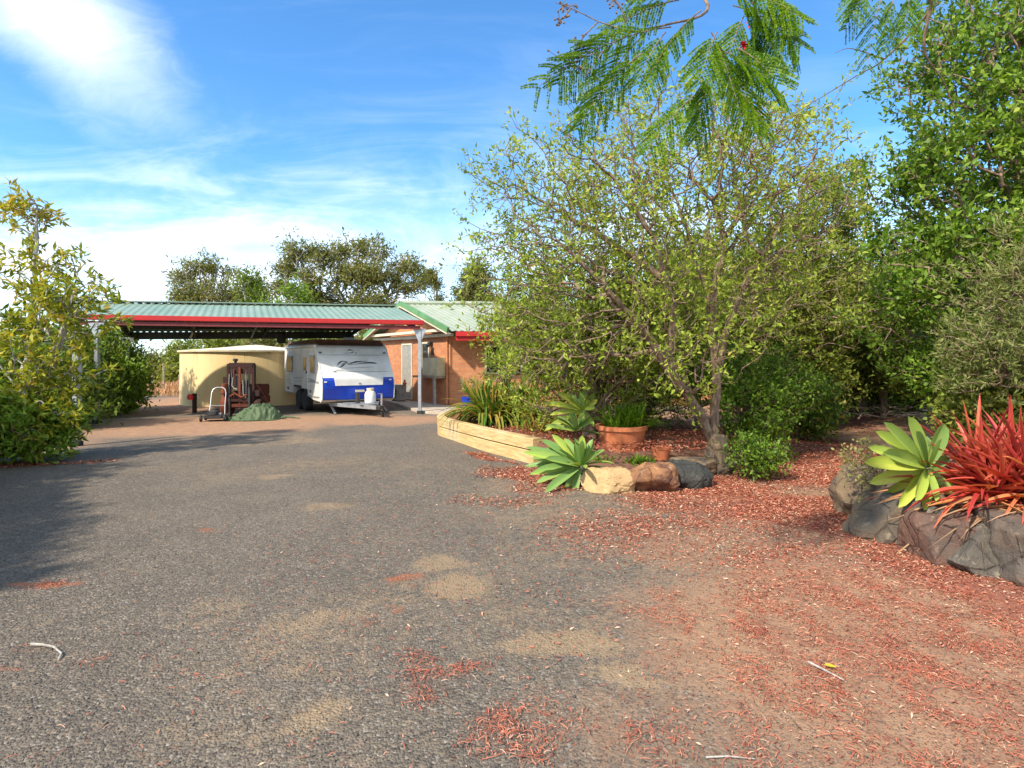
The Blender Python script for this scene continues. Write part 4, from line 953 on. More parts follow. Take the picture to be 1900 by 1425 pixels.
# soil fill
inner = []
for i, p in enumerate(sp_):
    d = (sp_[min(i + 1, len(sp_) - 1)] - sp_[max(i - 1, 0)]).normalized(); inner.append(p + Vector((d.y, -d.x, 0)) * .08)
bx = [p for p in inner] + [Vector((2.5, 15.6, 0)), Vector((5.2, 13.5, 0)), Vector((4.9, 10.2, 0)), Vector((3.9, 8.9, 0)), Vector((2.9, 8.05, 0)), Vector((1.5, 7.75, 0))]
cx_ = sum((p.x for p in bx)) / len(bx); cy_ = sum((p.y for p in bx)) / len(bx)
V, Fc, n = [], [], len(bx); rings = 14
for k in range(rings + 1):
    t = k / rings
    for i, p in enumerate(bx):
        x = p.x + (cx_ - p.x) * t; y = p.y + (cy_ - p.y) * t
        hb_ = .30 if i < len(inner) - 3 else .05
        if i < len(inner): hb_ = .33
        z = hb_ + (.30 - hb_) * min(1, t * 3) + .03 * mnoise.noise(Vector((x * 2, y * 2, 0))) * (t > 0)
        V.append((x, y, z))
for k in range(rings):
    for i in range(n): a = k * n + i; a2 = k * n + (i + 1) % n; Fc.append((a, a2, a2 + n, a + n))
b0 = len(V); V += [(p.x, p.y, -.05) for p in bx]; Fc += [(b0 + i, b0 + (i + 1) % n, (i + 1) % n, i) for i in range(n)]
mb = MB(); mb.add(V, Fc); so_ = mb.build('garden_soil', M['soil'], None, True); tag(so_, kind='structure')

# pots
def pot(name, label, p, r_, h, mt, n=28):
    t = thing(name, label, 'plant pot', p); mb = MB()
    mb.lathe([(r_ * .74, 0), (r_ * .86, h * .5), (r_ * .94, h * .84), (r_, h * .85), (r_ * 1.01, h), (r_ * .90, h), (r_ * .86, h * .85)], n, cap=False); mb.build('pot_wall', mt, t, True)
    mb = MB(); mb.lathe([(r_ * .87, h * .84), (r_ * .4, h * .88), (0, h * .87)], n, cap=False); mb.build('potting_soil', M['soil'], t, True); return t
pb = gd(1160, 850, .1); pot('terracotta_pot', 'wide low terracotta pot with a leafy plant in the garden bed', Vector((pb.x, pb.y, .14)) + Vector((0, .3, 0)), .41, .44, M['terracotta'])
ps = gd(1227, 856, .1); pot('terracotta_pot', 'small empty orange terracotta pot beside the wide terracotta pot', Vector((ps.x, ps.y, .13)), .15, .19, M['terracotta'])
pblue = Vector((-1.12, 14.3, .40)); pot('glazed_pot', 'small blue glazed pot at the far end of the sleeper wall', pblue, .17, .30, M['bluepot'])
pwhite = Vector((-.86, 14.5, .40)); pot('glazed_pot', 'white and dark glazed pot tucked behind the small blue pot', pwhite, .13, .26, plain('white_dark_glaze', (.75, .72, .66), .3, c2=(.03, .03, .05), scale=4, amt=.2))

# rocks by the bed
pS = gd(1130, 917); rock('rock', 'pale split sandstone block between the agave and the brown rock', 'rock', pS + Vector((.03, .2, .10)), (.29, .22, .21), M['sand'], 27, cuts=7, rz=-.2, ns_=.08)
pp = gd(1215, 915); rock('rock', 'rounded brown rock between the sandstone block and the dark rock', 'rock', pp + Vector((0, .18, .15)), (.30, .24, .22), M['rock_brown'], 21)
pp = gd(1262, 902); rock('rock', 'nearly black boulder beside the brown rock under the tree', 'rock', pp + Vector((.04, .05, .13)), (.34, .26, .25), M['rock_dark'], 22)
pp = gd(1345, 885); rock('rock', 'tall upright ochre rock at the foot of the tree', 'rock', pp + Vector((-.02, .25, .18)), (.20, .20, .46), M['rock_ochre'], 23)
pp = gd(1300, 892); rock('rock', 'flat ochre rock behind the nearly black boulder', 'rock', pp + Vector((0, .35, .08)), (.34, .22, .20), M['rock_ochre'], 24)

# boulders of the raised bed on the right
bspec = [((3.93, 5.92, .15), (.46, .48, .40), 'rock_ochre', 31, 'ochre brown boulder at the left end of the raised rock bed'),
         ((3.74, 5.30, .12), (.52, .60, .46), 'rock_ochre', 45, 'large mottled boulder below the pale agave'),
         ((3.60, 4.92, .06), (.40, .38, .42), 'rock_grey', 33, 'grey boulder between the mottled boulder and the reddish one'),
         ((3.60, 4.62, .06), (.34, .34, .38), 'rock_red', 34, 'reddish brown boulder in the middle of the raised rock edge'),
         ((3.72, 4.40, .05), (.34, .30, .36), 'rock_grey', 35, 'small slate grey boulder beside the reddish brown boulder'),
         ((3.94, 4.25, .10), (.50, .38, .40), 'rock_redgrey', 36, 'broad brown boulder below the red strap leaves'),
         ((4.25, 4.02, .08), (.55, .38, .38), 'rock_redgrey', 37, 'brown-grey boulder at the right end of the rock edge'),
         ((4.3, 6.6, .05), (.45, .4, .3), 'rock_ochre', 38, 'low ochre boulder behind the pale agave'),
         ]
for c_, r3, mt, sd_, lb in bspec: rock('boulder', lb, 'boulder', c_, r3, M[mt], sd_, 'boulders edging the raised rock bed', rz=sd_)
mb = MB(); V = []; Fc = []; pts = [(3.85, 6.05), (3.75, 5.4), (3.72, 4.9), (3.92, 4.5), (4.35, 4.2), (5.2, 3.9), (7, 4.6), (7, 7.5), (4.6, 7.4)]
n = len(pts); cx2, cy2 = 5.2, 5.6
for k in range(9):
    t = k / 8
    for x, y in pts:
        X, Y = x + (cx2 - x) * t, y + (cy2 - y) * t; V.append((X, Y, .26 + .12 * min(1, t * 3) + .03 * mnoise.noise(Vector((X * 3, Y * 3, 2)))))
for k in range(8):
    for i in range(n): a = k * n + i; a2 = k * n + (i + 1) % n; Fc.append((a, a2, a2 + n, a + n))
b0 = len(V); V += [(x, y, -.1) for x, y in pts]; Fc += [(b0 + i, b0 + (i + 1) % n, (i + 1) % n, i) for i in range(n)]
mb.add(V, Fc); tag(mb.build('garden_soil', M['soil'], None, True), kind='structure')

# ================================================================== PLANTS: rosettes and straps
rd = random.Random(12)
def agave(label, base, items, stem=None, name='agave_plant'):
    t = thing(name, label, 'agave', base)
    blades_obj('leaf_rosette', items, M['leaf_agave'], t, base)
    if stem:
        mb = MB(); mb.tube([Vector(p) - Vector(base) for p in stem], [.045, .05, .04][:len(stem)], 8); mb.build('stem', M['wood'], t, True)
    return t
# right: pale agave above the boulders, placed so the crown stands at eye-catching height
c_ = at(1722, 868, 4.9)
its = []
for px, py, dz, w_, tn in ((1607, 858, .0, .125, .72), (1625, 800, .1, .12, .62), (1640, 783, .25, .11, .5), (1684, 770, .1, .135, .55), (1752, 783, .05, .14, .35), (1620, 895, -.15, .11, .8), (1645, 922, -.25, .10, .75),
                           (1690, 915, -.3, .09, .55), (1760, 850, -.1, .09, .25), (1752, 890, -.3, .08, .25), (1700, 800, .45, .10, .3), (1745, 815, .5, .09, .3), (1672, 935, .1, .10, .7), (1715, 940, .2, .10, .45), (1735, 925, .25, .09, .4), (1700, 925, .35, .10, .55), (1770, 925, .1, .09, .3), (1612, 830, -.1, .10, .6), (1640, 840, .35, .12, .5), (1780, 900, .0, .10, .3), (1660, 860, -.4, .10, .6), (1720, 810, -.45, .10, .35)):
    e = at(px, py, 4.9 - dz); d = e - c_; its.append(dict(base=c_ + d * .05, d=d + Vector((0, 0, d.length * .08)), L=d.length * 1.0, w=w_, droop=.08, tint=tn, prof='agave', segs=9, keel=.16, up=(0.1, -1.0, .35)))
agave('large pale green agave rosette leaning over the boulders beside the red leaves', c_, its, [c_ + Vector((.0, .04, 0)), c_ + Vector((.02, .08, -.2)), c_ + Vector((.05, .12, -.42))])
# left agaves by the bed
def px_agave(cpx, cpy, Z, tips, label, wide=.09, stem=None, extra=12, tb=.35):
    c_ = at(cpx, cpy, Z); its = []
    for i, (px, py) in enumerate(tips):
        e = at(px, py, Z - rd.uniform(-.22, .28)); d = e - c_; its.append(dict(base=c_ + d * .03, d=d + Vector((0, 0, d.length * .14)), L=d.length, w=wide * rd.uniform(.85, 1.15), droop=.14, tint=tb + rd.uniform(-.25, .35), prof='agave', segs=8, keel=.15, up=(rd.uniform(-.3, .3), -.8, .7)))
    its += rosette(c_, extra, .46, wide * .9, rd, 5, 80, .3, tb - .1)
    return agave(label, c_, its, stem)
c1 = at(1078, 866, 7.2)
px_agave(1078, 866, 7.2, [(968, 838), (975, 865), (985, 880), (972, 828), (1000, 812), (1020, 800), (1045, 808), (1015, 912), (1035, 900), (1062, 928), (1098, 932), (1040, 870), (1010, 850), (1068, 815), (1080, 800), (1000, 895), (985, 850), (1005, 830), (1030, 820), (1025, 885), (1050, 915), (1120, 905), (1110, 835), (995, 872)],
         'full green agave with yellow edged leaves at the end of the sleeper wall', 0.10, [c1, c1 + Vector((.02, .1, -.12)), Vector((c1.x, c1.y + .15, 0))], 26)
c2 = at(1082, 762, 9.6)
px_agave(1082, 762, 9.6, [(1008, 748), (1015, 798), (1040, 790), (1075, 790), (1105, 758), (1030, 725), (1060, 730), (1085, 715), (1110, 740), (1100, 790), (1022, 770)],
         'ragged yellow-green agave on a leaning stem behind the full agave', .11, [c2, c2 + Vector((.25, .2, -.18)), c2 + Vector((.55, .3, -.5))], 8, .55)
c3 = at(1068, 820, 8.7)
px_agave(1068, 800, 8.9, [(1010, 790), (1060, 760), (1100, 780), (1030, 770)], 'small dark green agave wedged between the two larger agaves', .09, None, 10, .15)
# groundcover straps in front of terracotta pot
t_ = thing('strap_leaf_plant', 'low clump of broad bright green strap leaves in front of the wide terracotta pot', 'plant', gd(1160, 880))
its = []
for k in range(26):
    b_ = at(1100 + rd.uniform(0, 118), 866 + rd.uniform(-3, 4), 8.3 + rd.uniform(-.1, .35)); its += rosette(b_, 7, .24, .055, rd, 20, 80, .7, .35, tj=.25, prof='strap', segs=5)
blades_obj('leaf_clump', its, M['leaf_gloss'], t_, t_.location)
# plant in wide pot
t_ = thing('potted_plant', 'tall grassy green plant growing from the wide terracotta pot', 'plant', Vector((pb.x, pb.y + .3, .5)))
its = []
for k in range(26):
    b_ = Vector((pb.x + rd.uniform(-.26, .26), pb.y + .3 + rd.uniform(-.2, .2), .50)); its += rosette(b_, 7, .62, .028, rd, 40, 85, .55, .45, tj=.3, prof='strap', segs=6)
blades_obj('leaf_clump', its, M['leaf_fern'], t_, t_.location)
# strap clump (yellow-brown) by the house corner of the bed
t_ = thing('strap_leaf_clump', 'dense arching clump of yellowing strap leaves behind the sleeper wall', 'plant', Vector((-.30, 11.5, .32)))
its = []
for k in range(60):
    b_ = Vector((-.25 + rd.uniform(-.45, .5), 11.7 + rd.uniform(-.5, .6), .35 + rd.uniform(0, .15)))
    its += rosette(b_, 14, rd.uniform(.85, 1.4), .06, rd, 25, 86, 1.0, .5, tj=.45, prof='strap', segs=7)
blades_obj('leaf_clump', its, M['leaf_strap'], t_, t_.location)
for px_ in (0,):
    t_ = thing('strap_leaf_clump', 'small orange tinged strap clump between the yellowing clump and the agaves', 'plant', at(1010, 800, 10.2))
    its = []
    for k in range(14):
        b_ = at(1012 + rd.uniform(-35, 40), 800, 10.2) + Vector((0, rd.uniform(-.2, .3), -.05)); its += rosette(b_, 10, .42, .03, rd, 10, 80, .6, .85, tj=.3, prof='strap', segs=5)
    blades_obj('leaf_clump', its, M['leaf_strap'], t_, t_.location)
# yellow bush in blue pot
t_ = thing('strap_leaf_plant', 'thin yellowish plant growing in the small blue pot', 'plant', pblue + Vector((0, 0, .26)))
its = []
for k in range(10):
    b_ = pblue + Vector((rd.uniform(-.2, .35), rd.uniform(-.1, .1), .28 + rd.uniform(0, .42))); its += rosette(b_, 7, .22, .045, rd, -5, 80, .3, .95, tj=.3, prof='strap', segs=4)
blades_obj('leaf_clump', its, M['leaf_pale'], t_, t_.location)
mb = MB()
for k in range(6): mb.tube([Vector((0, 0, 0)), Vector((rd.uniform(-.15, .2), 0, .22)), Vector((rd.uniform(-.25, .35), 0, .5))], .008, 5)
mb.build('stem', M['wood'], t_)

# red strap-leaf clump, right foreground
rc = Vector((4.15, 4.80, .42))
t_ = thing('red_bromeliad', 'big clump of long arching red and orange strap leaves above the boulders', 'bromeliad', rc)
live, dead = [], []
for k in range(17):
    b_ = rc + Vector((rd.uniform(-.22, .75), rd.uniform(-.35, .45), rd.uniform(0, .12)))
    n_ = 38
    for i in range(n_):
        a = rd.uniform(0, 6.283); e = R(rd.uniform(2, 60)) if rd.random() < .72 else R(rd.uniform(50, 85))
        d = Vector((math.cos(a) * math.cos(e), math.sin(a) * math.cos(e) * .8, math.sin(e)))
        live.append(dict(base=b_, d=d, L=rd.uniform(.5, 1.0), w=rd.uniform(.028, .050), droop=rd.uniform(.1, .45), tint=min(1, max(0, rd.gauss(.42, .26) + (.15 if e < .4 else 0))), prof='strap', segs=7, keel=.22, twist=rd.uniform(-.8, .8)))
blades_obj('live_leaves', live, M['leaf_red'], t_, rc)
for i in range(330):
    a = rd.uniform(1.8, 5.2); b_ = rc + Vector((rd.uniform(-.30, .6), rd.uniform(-.4, .2), rd.uniform(-.06, .06)))
    d = Vector((math.cos(a), math.sin(a), rd.uniform(-.2, .22)))
    dead.append(dict(base=b_, d=d, L=rd.uniform(.4, .82), w=rd.uniform(.012, .032), droop=rd.uniform(.1, .4), tint=rd.random(), prof='strap', segs=5, keel=.2, twist=rd.uniform(-2, 2)))
blades_obj('dead_leaves', dead, M['leaf_dead'], t_, rc)
# small flowering succulents below the pale agave
plant('groundcover_plant', 'small yellowish ground plant beside the pale agave', 'plant', [[(3.65, 5.35, .3), (3.65, 5.35, .42)]],
      [(3.50, 5.45, .55, .16, .2, .22), (3.42, 5.6, .62, .16, .2, .25)], 40, 260, .06, M['leaf_pale'], M['twig'], 2, .03, .018, seed=5, step=.06, rtip=.0015, spread=.02, tintc=.7)

# ================================================================== TREES
# main sprawling tree
tb = gd(1330, 846, .15); tb = Vector((tb.x, tb.y, .2))
def T(px, py, Z): return tuple(at(px, py, Z))
Zm = tb.y
trunkM = [[tuple(tb), T(1326, 790, Zm), T(1330, 700, Zm), T(1322, 600, Zm + .1), T(1330, 520, Zm + .1), T(1345, 440, Zm), T(1322, 370, Zm)],
          [tuple(tb), T(1300, 765, Zm - .2), T(1262, 715, Zm - .4), T(1240, 660, Zm - .4), T(1252, 600, Zm - .4), T(1235, 520, Zm - .5), T(1215, 440, Zm - .6), T(1150, 350, Zm - .7)],
          [T(1330, 700, Zm), T(1352, 600, Zm - .1), T(1395, 500, Zm - .2), T(1470, 450, Zm - .4)],
          [T(1262, 715, Zm - .4), T(1200, 620, Zm - .7), T(1110, 520, Zm - 1.0), T(1020, 430, Zm - 1.1)],
          [T(1345, 440, Zm), T(1385, 380, Zm + .1), T(1410, 300, Zm + .2)],
          [T(1330, 600, Zm), T(1290, 470, Zm + .6), T(1240, 330, Zm + .8)],
          [T(1235, 520, Zm - .5), T(1120, 440, Zm), T(1000, 370, Zm + .2), T(940, 330, Zm)]]
def bl(px, py, Z, rx, ry, rz_, w=None):
    p = at(px, py, Z); k = Z / F; b_ = (p.x, p.y, p.z, rx * k, ry, rz_ * k)
    return b_ + ((w,) if w else ())
blobsM = [bl(980, 570, Zm - .3, 100, .9, 120), bl(1000, 680, Zm - .3, 90, .6, 60), bl(1330, 570, Zm - .8, 150, .45, 110), bl(1230, 600, Zm - 1.0, 110, .4, 90), bl(1300, 700, Zm - .9, 110, .35, 50), bl(1250, 330, Zm, 250, 1.9, 150), bl(1060, 380, Zm, 170, 1.6, 170), bl(1420, 370, Zm + .3, 150, 1.6, 150), bl(950, 500, Zm - .2, 85, 1.0, 170), bl(1150, 500, Zm - .3, 200, 1.6, 120),
          bl(1440, 520, Zm, 120, 1.4, 120), bl(1060, 640, Zm - .5, 140, 1.1, 90), bl(1240, 640, Zm - 1.0, 130, .9, 80), bl(1390, 250, Zm, 110, 1.2, 60), bl(1250, 200, Zm, 130, 1.2, 60)]
plant('garden_tree', 'sprawling multi-trunked garden tree with sparse yellow-green leaves in the bed', 'tree', trunkM, blobsM, 860, 7600, .17, M['leaf_main'], M['twig'], 4, .060, .022,
      seed=3, bf=.28, step=.13, rtip=.0028, expo=.43, rmax=.070, spread=.035, tintc=.42, tints=.24, shell=.42, curl=.4, maxtips=1, tip_tint=.05)
plant('olive_tree', 'olive green small tree between the garden tree and the house roof', 'tree', [[(4.4, 13.4, 0), (4.4, 13.4, 1.4), (4.3, 13.4, 2.8)]],
      [bl(1290, 590, 13.4, 150, 1.0, 100), bl(1200, 640, 13.2, 110, .9, 80), bl(1380, 630, 13.2, 120, 1.0, 100), bl(1300, 480, 13.6, 110, .9, 60), bl(1440, 520, 13.4, 80, .8, 80)],
      300, 3000, .2, M['leaf_olive'], M['twig'], 8, .085, .03, seed=19, bf=.35, rtip=.004, rmax=.08, spread=.10, tintc=.5, shell=.6)
# feathery shrubs in the bed, under the tree
plant('feathery_shrub', 'fine leaved bright yellow-green shrub filling the bed left of the tree trunk', 'shrub', [[tuple(gd(1110, 830, .3) + Vector((0, 1, 0))), tuple(at(1110, 720, 10.2))]],
      [bl(1140, 715, 10.4, 140, .4, 60), bl(1050, 700, 10.9, 70, .4, 60), bl(1240, 735, 10.3, 70, .3, 50), bl(1080, 620, 10.3, 160, .9, 120), bl(1180, 560, 10.6, 150, .9, 100), bl(1170, 690, 10.2, 110, .9, 80), bl(990, 640, 10.8, 80, .7, 90), bl(1050, 740, 10.2, 90, .6, 50)], 420, 5600, .15, M['leaf_main'], M['twig'], 8, .065, .018, seed=8, bf=.4, rtip=.0025, spread=.05, tintc=.40, shell=.7)
plant('feathery_shrub', 'loose olive shrub arching out of the bed towards the house window', 'shrub', [[(-.1, 12.6, .3), (-.1, 12.6, 1.3)]],
      [bl(960, 600, 12.5, 60, .8, 90), bl(1010, 560, 12.6, 80, .8, 100), bl(930, 670, 12.2, 40, .5, 50)], 160, 1500, .15, M['leaf_main'], M['twig'], 5, .06, .022, seed=9, bf=.4, rtip=.0025, spread=.05, tintc=.3, shell=.7)
plant('leafy_shrub', 'rounded dark green bush hugging the right side of the tree trunk', 'shrub', [[tuple(Vector((4.0, 9.7, .2))), (4.0, 9.7, .9)]],
      [bl(1400, 790, 9.4, 70, .5, 75), bl(1430, 720, 9.6, 85, .6, 70), bl(1370, 700, 10.0, 60, .6, 60)], 150, 1500, .10, M['leaf_gloss'], M['twig'], 8, .055, .026, seed=10, bf=.4, rtip=.003, spread=.06, tintc=.33, shell=.7)
plant('leafy_shrub', 'small green bush spilling onto the red leaf litter beside the path', 'shrub', [[tuple(gd(1400, 890)), tuple(gd(1400, 890) + Vector((0, 0, .2)))]],
      [bl(1400, 850, 7.7, 48, .3, 42), bl(1385, 885, 7.6, 30, .2, 22)], 70, 650, .07, M['leaf_gloss'], M['twig'], 6, .045, .02, seed=11, bf=.4, rtip=.002, spread=.05, tintc=.3, shell=.7)
plant('leafy_shrub', 'bright green shrub in deep shade behind the wide terracotta pot', 'shrub', [[(2.3, 10.6, .3), (2.3, 10.6, .8)]],
      [bl(1190, 740, 10.6, 90, .6, 60), bl(1270, 700, 11.0, 100, .7, 80)], 120, 1200, .12, M['leaf_fern'], M['twig'], 5, .08, .018, seed=12, bf=.4, rtip=.003, spread=.07, tintc=.4, shell=.7)

# right: dense glossy tree and others
def big(label, trunk, blobs, nc, nt, sig, lm, nl, ll, lw, seed, name='broadleaf_tree', bark='bark', **kw):
    return plant(name, label, 'tree', trunk, blobs, nc, nt, sig, M[lm], M[bark], nl, ll, lw, seed=seed, **kw)
big('large dense glossy green tree filling the right edge of the view', [[(9.1, 9.6, 0), (8.9, 9.6, 2.2), (8.6, 9.5, 4.0), (8.4, 9.4, 6.0)]],
    [bl(1800, 260, 9.4, 150, 1.4, 170), bl(1760, 420, 9.2, 130, 1.2, 120), bl(1900, 80, 9.6, 190, 1.4, 170), bl(1900, 480, 9.4, 140, 1.3, 150), bl(1680, 330, 9.6, 90, 1.0, 100), bl(1700, 560, 9.8, 130, 1.1, 80), bl(1990, 300, 9.0, 180, 1.4, 250), bl(1740, 120, 9.8, 110, 1.0, 110)],
    420, 4600, .16, 'leaf_gloss', 7, .085, .038, 14, bf=.35, rtip=.004, rmax=.16, spread=.07, tintc=.45, shell=.5)
big('olive green tree standing behind the sprawling garden tree', [[(7.0, 13.6, 0), (6.9, 13.6, 2.5), (6.7, 13.6, 4.2)]],
    [bl(1500, 440, 13.5, 120, 1.5, 110), bl(1570, 560, 13.2, 120, 1.5, 110), bl(1440, 580, 13.8, 110, 1.4, 110), bl(1560, 360, 13.8, 60, .9, 60)],
    330, 3400, .18, 'leaf_olive', 7, .09, .032, 15, bf=.35, rtip=.004, rmax=.13, spread=.09, tintc=.5, shell=.6)
big('dark green thicket tree shading the end of the leafy path', [[(10.6, 15.5, 0), (10.6, 15.5, 2.0), (10.5, 15.5, 3.0)]],
    [bl(1600, 600, 15.5, 130, 1.6, 90), bl(1700, 660, 15, 140, 1.4, 80), bl(1530, 660, 16, 110, 1.4, 70)], 300, 3000, .2, 'leaf_dark', 8, .10, .04, 16, bf=.35, rtip=.004, rmax=.12, spread=.10, tintc=.5, shell=.7, bark='darkbark')
for i, (px, py, Z, rx, rz_, lm, lb, cat) in enumerate((
        (1480, 700, 13.5, 90, 70, 'leaf_olive', 'mid green shrub between the garden tree and the leafy path', 'shrub'),
        (1600, 680, 15.0, 60, 50, 'leaf_gloss', 'fresh green shrub left of the pale yellowish shrub', 'shrub'),
        (1740, 680, 13.0, 70, 50, 'leaf_olive', 'olive shrub filling the shade right of the pale yellowish shrub', 'shrub'),
        (1640, 665, 14.5, 45, 50, 'leaf_pale', 'pale yellowish shrub at the far end of the leafy path', 'shrub'),
        (1560, 730, 17.0, 90, 45, 'leaf_dark', 'low dark shrub closing off the far end of the path', 'shrub'),
        (1800, 700, 9.5, 110, 62, 'leaf_gloss', 'low glossy shrub behind the pale agave', 'shrub'),
        (1740, 620, 12.5, 90, 90, 'leaf_dark', 'dark shrub in the shade under the large glossy tree', 'shrub'),
        (1870, 760, 8.0, 100, 45, 'leaf_olive', 'low olive bush directly behind the red strap leaves', 'shrub'),
        (1500, 760, 11.5, 50, 35, 'leaf_strap', 'small spiky green bush beside the leafy path', 'shrub'),
        (1690, 715, 15.5, 80, 36, 'leaf_gloss', 'low green bush behind the mound of dry sticks', 'shrub'))):
    p = at(px, py, Z); k = Z / F
    plant('leafy_shrub', lb, cat, [[(p.x, Z, -.02), (p.x, Z, max(.25, p.z * .6))]], [bl(px, py, Z, rx, rx * k * .8, rz_), bl(px + rx * .4, py + rz_ * .3, Z - .2, rx * .6, rx * k * .5, rz_ * .6), bl(px - rx * .5, py + rz_ * .35, Z, rx * .6, rx * k * .5, rz_ * .6)],
          120, 1100, .05 + rx * k * .1, M[lm], M['twig'], 7, .05 + .003 * Z, .022 + .0012 * Z, seed=40 + i, bf=.4, rtip=.003, spread=.06 + .003 * Z, tintc=.45, shell=.75)
# wispy pale shrub on the right edge
plant('feathery_shrub', 'wispy pale green shrub with bare twigs at the right edge', 'shrub', [[(7.1, 7.6, 0), (7.0, 7.6, 1.2), (6.9, 7.5, 2.2)]],
      [bl(1900, 520, 7.6, 90, .8, 120), bl(1850, 640, 7.5, 90, .7, 80), bl(1930, 690, 7.3, 100, .7, 60)], 150, 1700, .14, M['leaf_pale'], M['twig'], 8, .07, .014, seed=61, bf=.3, rtip=.003, spread=.03, tintc=.3, shell=.7)
# woodland behind to close the view on the right and behind the house
for i, (px, Z, h, wd, lm, lb) in enumerate((
        (1330, 24, 6.2, 2.6, 'leaf_olive', 'tall olive tree behind the house and garden tree'),
        (1480, 26, 6.8, 3.0, 'leaf_dark', 'dark wide tree behind the olive tree on the right'),
        (1660, 24, 7.5, 3.2, 'leaf_olive', 'tall olive tree behind the end of the leafy path'),
        (1850, 20, 8.0, 3.2, 'leaf_olive', 'olive tree standing behind the large glossy tree'),
        (1180, 30, 5.2, 2.6, 'leaf_olive', 'low olive tree beyond the house roof'))):
    x = (px - 950) * Z / F
    big(lb, [[(x, Z, 0), (x + .1, Z, h * .45), (x - .1, Z, h * .7)]], [(x, Z, h * .66, wd, wd * .8, h * .34), (x - wd * .5, Z, h * .42, wd * .8, wd * .7, h * .30), (x + wd * .6, Z, h * .45, wd * .8, wd * .7, h * .32), (x, Z - .5, h * .2, wd * 1.1, wd * .7, h * .2)],
        240, 2300, .3, lm, 7, .17, .07, 70 + i, bf=.35, step=.3, rtip=.006, rmax=.2, spread=.17, tintc=.45, shell=.6, bark='darkbark')

# left leafy tree (yellow green whorls)
lb0 = Vector((-8.35, 9.6, 0))
big('yellow-green whorled leafy small tree on the left edge', [[tuple(lb0), (-8.3, 9.6, 1.0), (-8.15, 9.6, 2.4), (-8.05, 9.6, 4.2)], [(-8.3, 9.6, 1.0), (-8.9, 9.5, 2.0), (-8.9, 9.5, 3.2)], [(-8.3, 9.6, 1.0), (-7.6, 9.5, 1.9), (-7.3, 9.4, 2.7)]],
    [bl(50, 405, 9.6, 34, .3, 42, .35), bl(55, 480, 9.5, 75, .6, 50, .7), bl(110, 560, 9.4, 85, .6, 60, .9), bl(40, 600, 9.4, 100, .8, 80, 1.2), bl(150, 480, 9.5, 26, .25, 24, .12), bl(185, 540, 9.4, 28, .25, 30, .15), bl(140, 600, 9.3, 62, .5, 36, .45), bl(105, 690, 9.2, 62, .5, 60, .5), bl(50, 730, 9.1, 100, .7, 60, 1.0),
     bl(60, 800, 8.9, 90, .5, 50, 1.0), bl(125, 775, 9.1, 28, .3, 40, .15)],
    230, 820, .10, 'leaf_left', 6, .120, .032, 21, bf=.3, rtip=.004, rmax=.055, spread=.035, tintc=.50, tints=.24, shell=.6, bark='palebark', maxtips=1, step=.3, tip_tint=.06, upward=-.15)
plant('leafy_shrub', 'low leafy shrub at the foot of the yellow-green tree', 'shrub', [[(-8.2, 8.9, 0), (-8.2, 8.9, .4)]],
      [bl(40, 800, 8.8, 90, .6, 42), bl(80, 785, 9.2, 60, .5, 34), bl(-60, 790, 8.6, 90, .6, 60)], 100, 900, .12, M['leaf_gloss'], M['twig'], 9, .10, .034, seed=22, bf=.4, rtip=.003, spread=.07, tintc=.5, shell=.7)
# further left: shrubs behind
for i, (px, py, Z, rx, rz_, lm, lb) in enumerate((
        (60, 700, 13.5, 110, 70, 'leaf_dark', 'dark bush behind the yellow-green tree'),
        (205, 672, 18.5, 46, 66, 'leaf_dark', 'dark rounded bush beyond the left carport post'),
        (215, 718, 17.5, 38, 32, 'leaf_gloss', 'bright green low bush at the left edge of the dirt track'),
        (140, 690, 16, 70, 80, 'leaf_dark', 'dark bush half hidden by the left carport post'))):
    p = at(px, py, Z); k = Z / F
    plant('leafy_shrub', lb, 'shrub', [[(p.x, Z, -.02), (p.x, Z, p.z * .7 + .2)]], [bl(px, py, Z, rx, rx * k * .8, rz_), bl(px + rx * .3, py + rz_ * .5, Z - .3, rx * .7, rx * k * .5, rz_ * .5), bl(px - rx * .4, py + rz_ * .4, Z - .2, rx * .7, rx * k * .5, rz_ * .6)],
          140, 1400, .2, M[lm], M['twig'], 8, .12, .045, seed=80 + i, bf=.4, rtip=.004, spread=.12, tintc=.5, shell=.75)
# out of frame on the left: the hedge whose shadow crosses the gravel
plant('leafy_shrub', 'bushy green shrub just outside the left edge of the drive', 'shrub', [[(-7.8, 4.2, 0), (-7.8, 4.2, .8)]],
      [(-8.5, 7.4, 1.15, .7, .8, 1.15), (-8.0, 6.4, 1.15, .8, .8, 1.15), (-7.3, 5.3, 1.15, .8, .8, 1.15), (-6.7, 4.3, 1.2, .8, .8, 1.2), (-6.1, 3.3, 1.25, .8, .8, 1.25), (-5.6, 2.4, 1.25, .8, .8, 1.25)], 420, 6500, .14, M['leaf_left'], M['twig'], 10, .10, .040, seed=23, bf=.4, rtip=.004, spread=.09, tintc=.4, shell=.8)

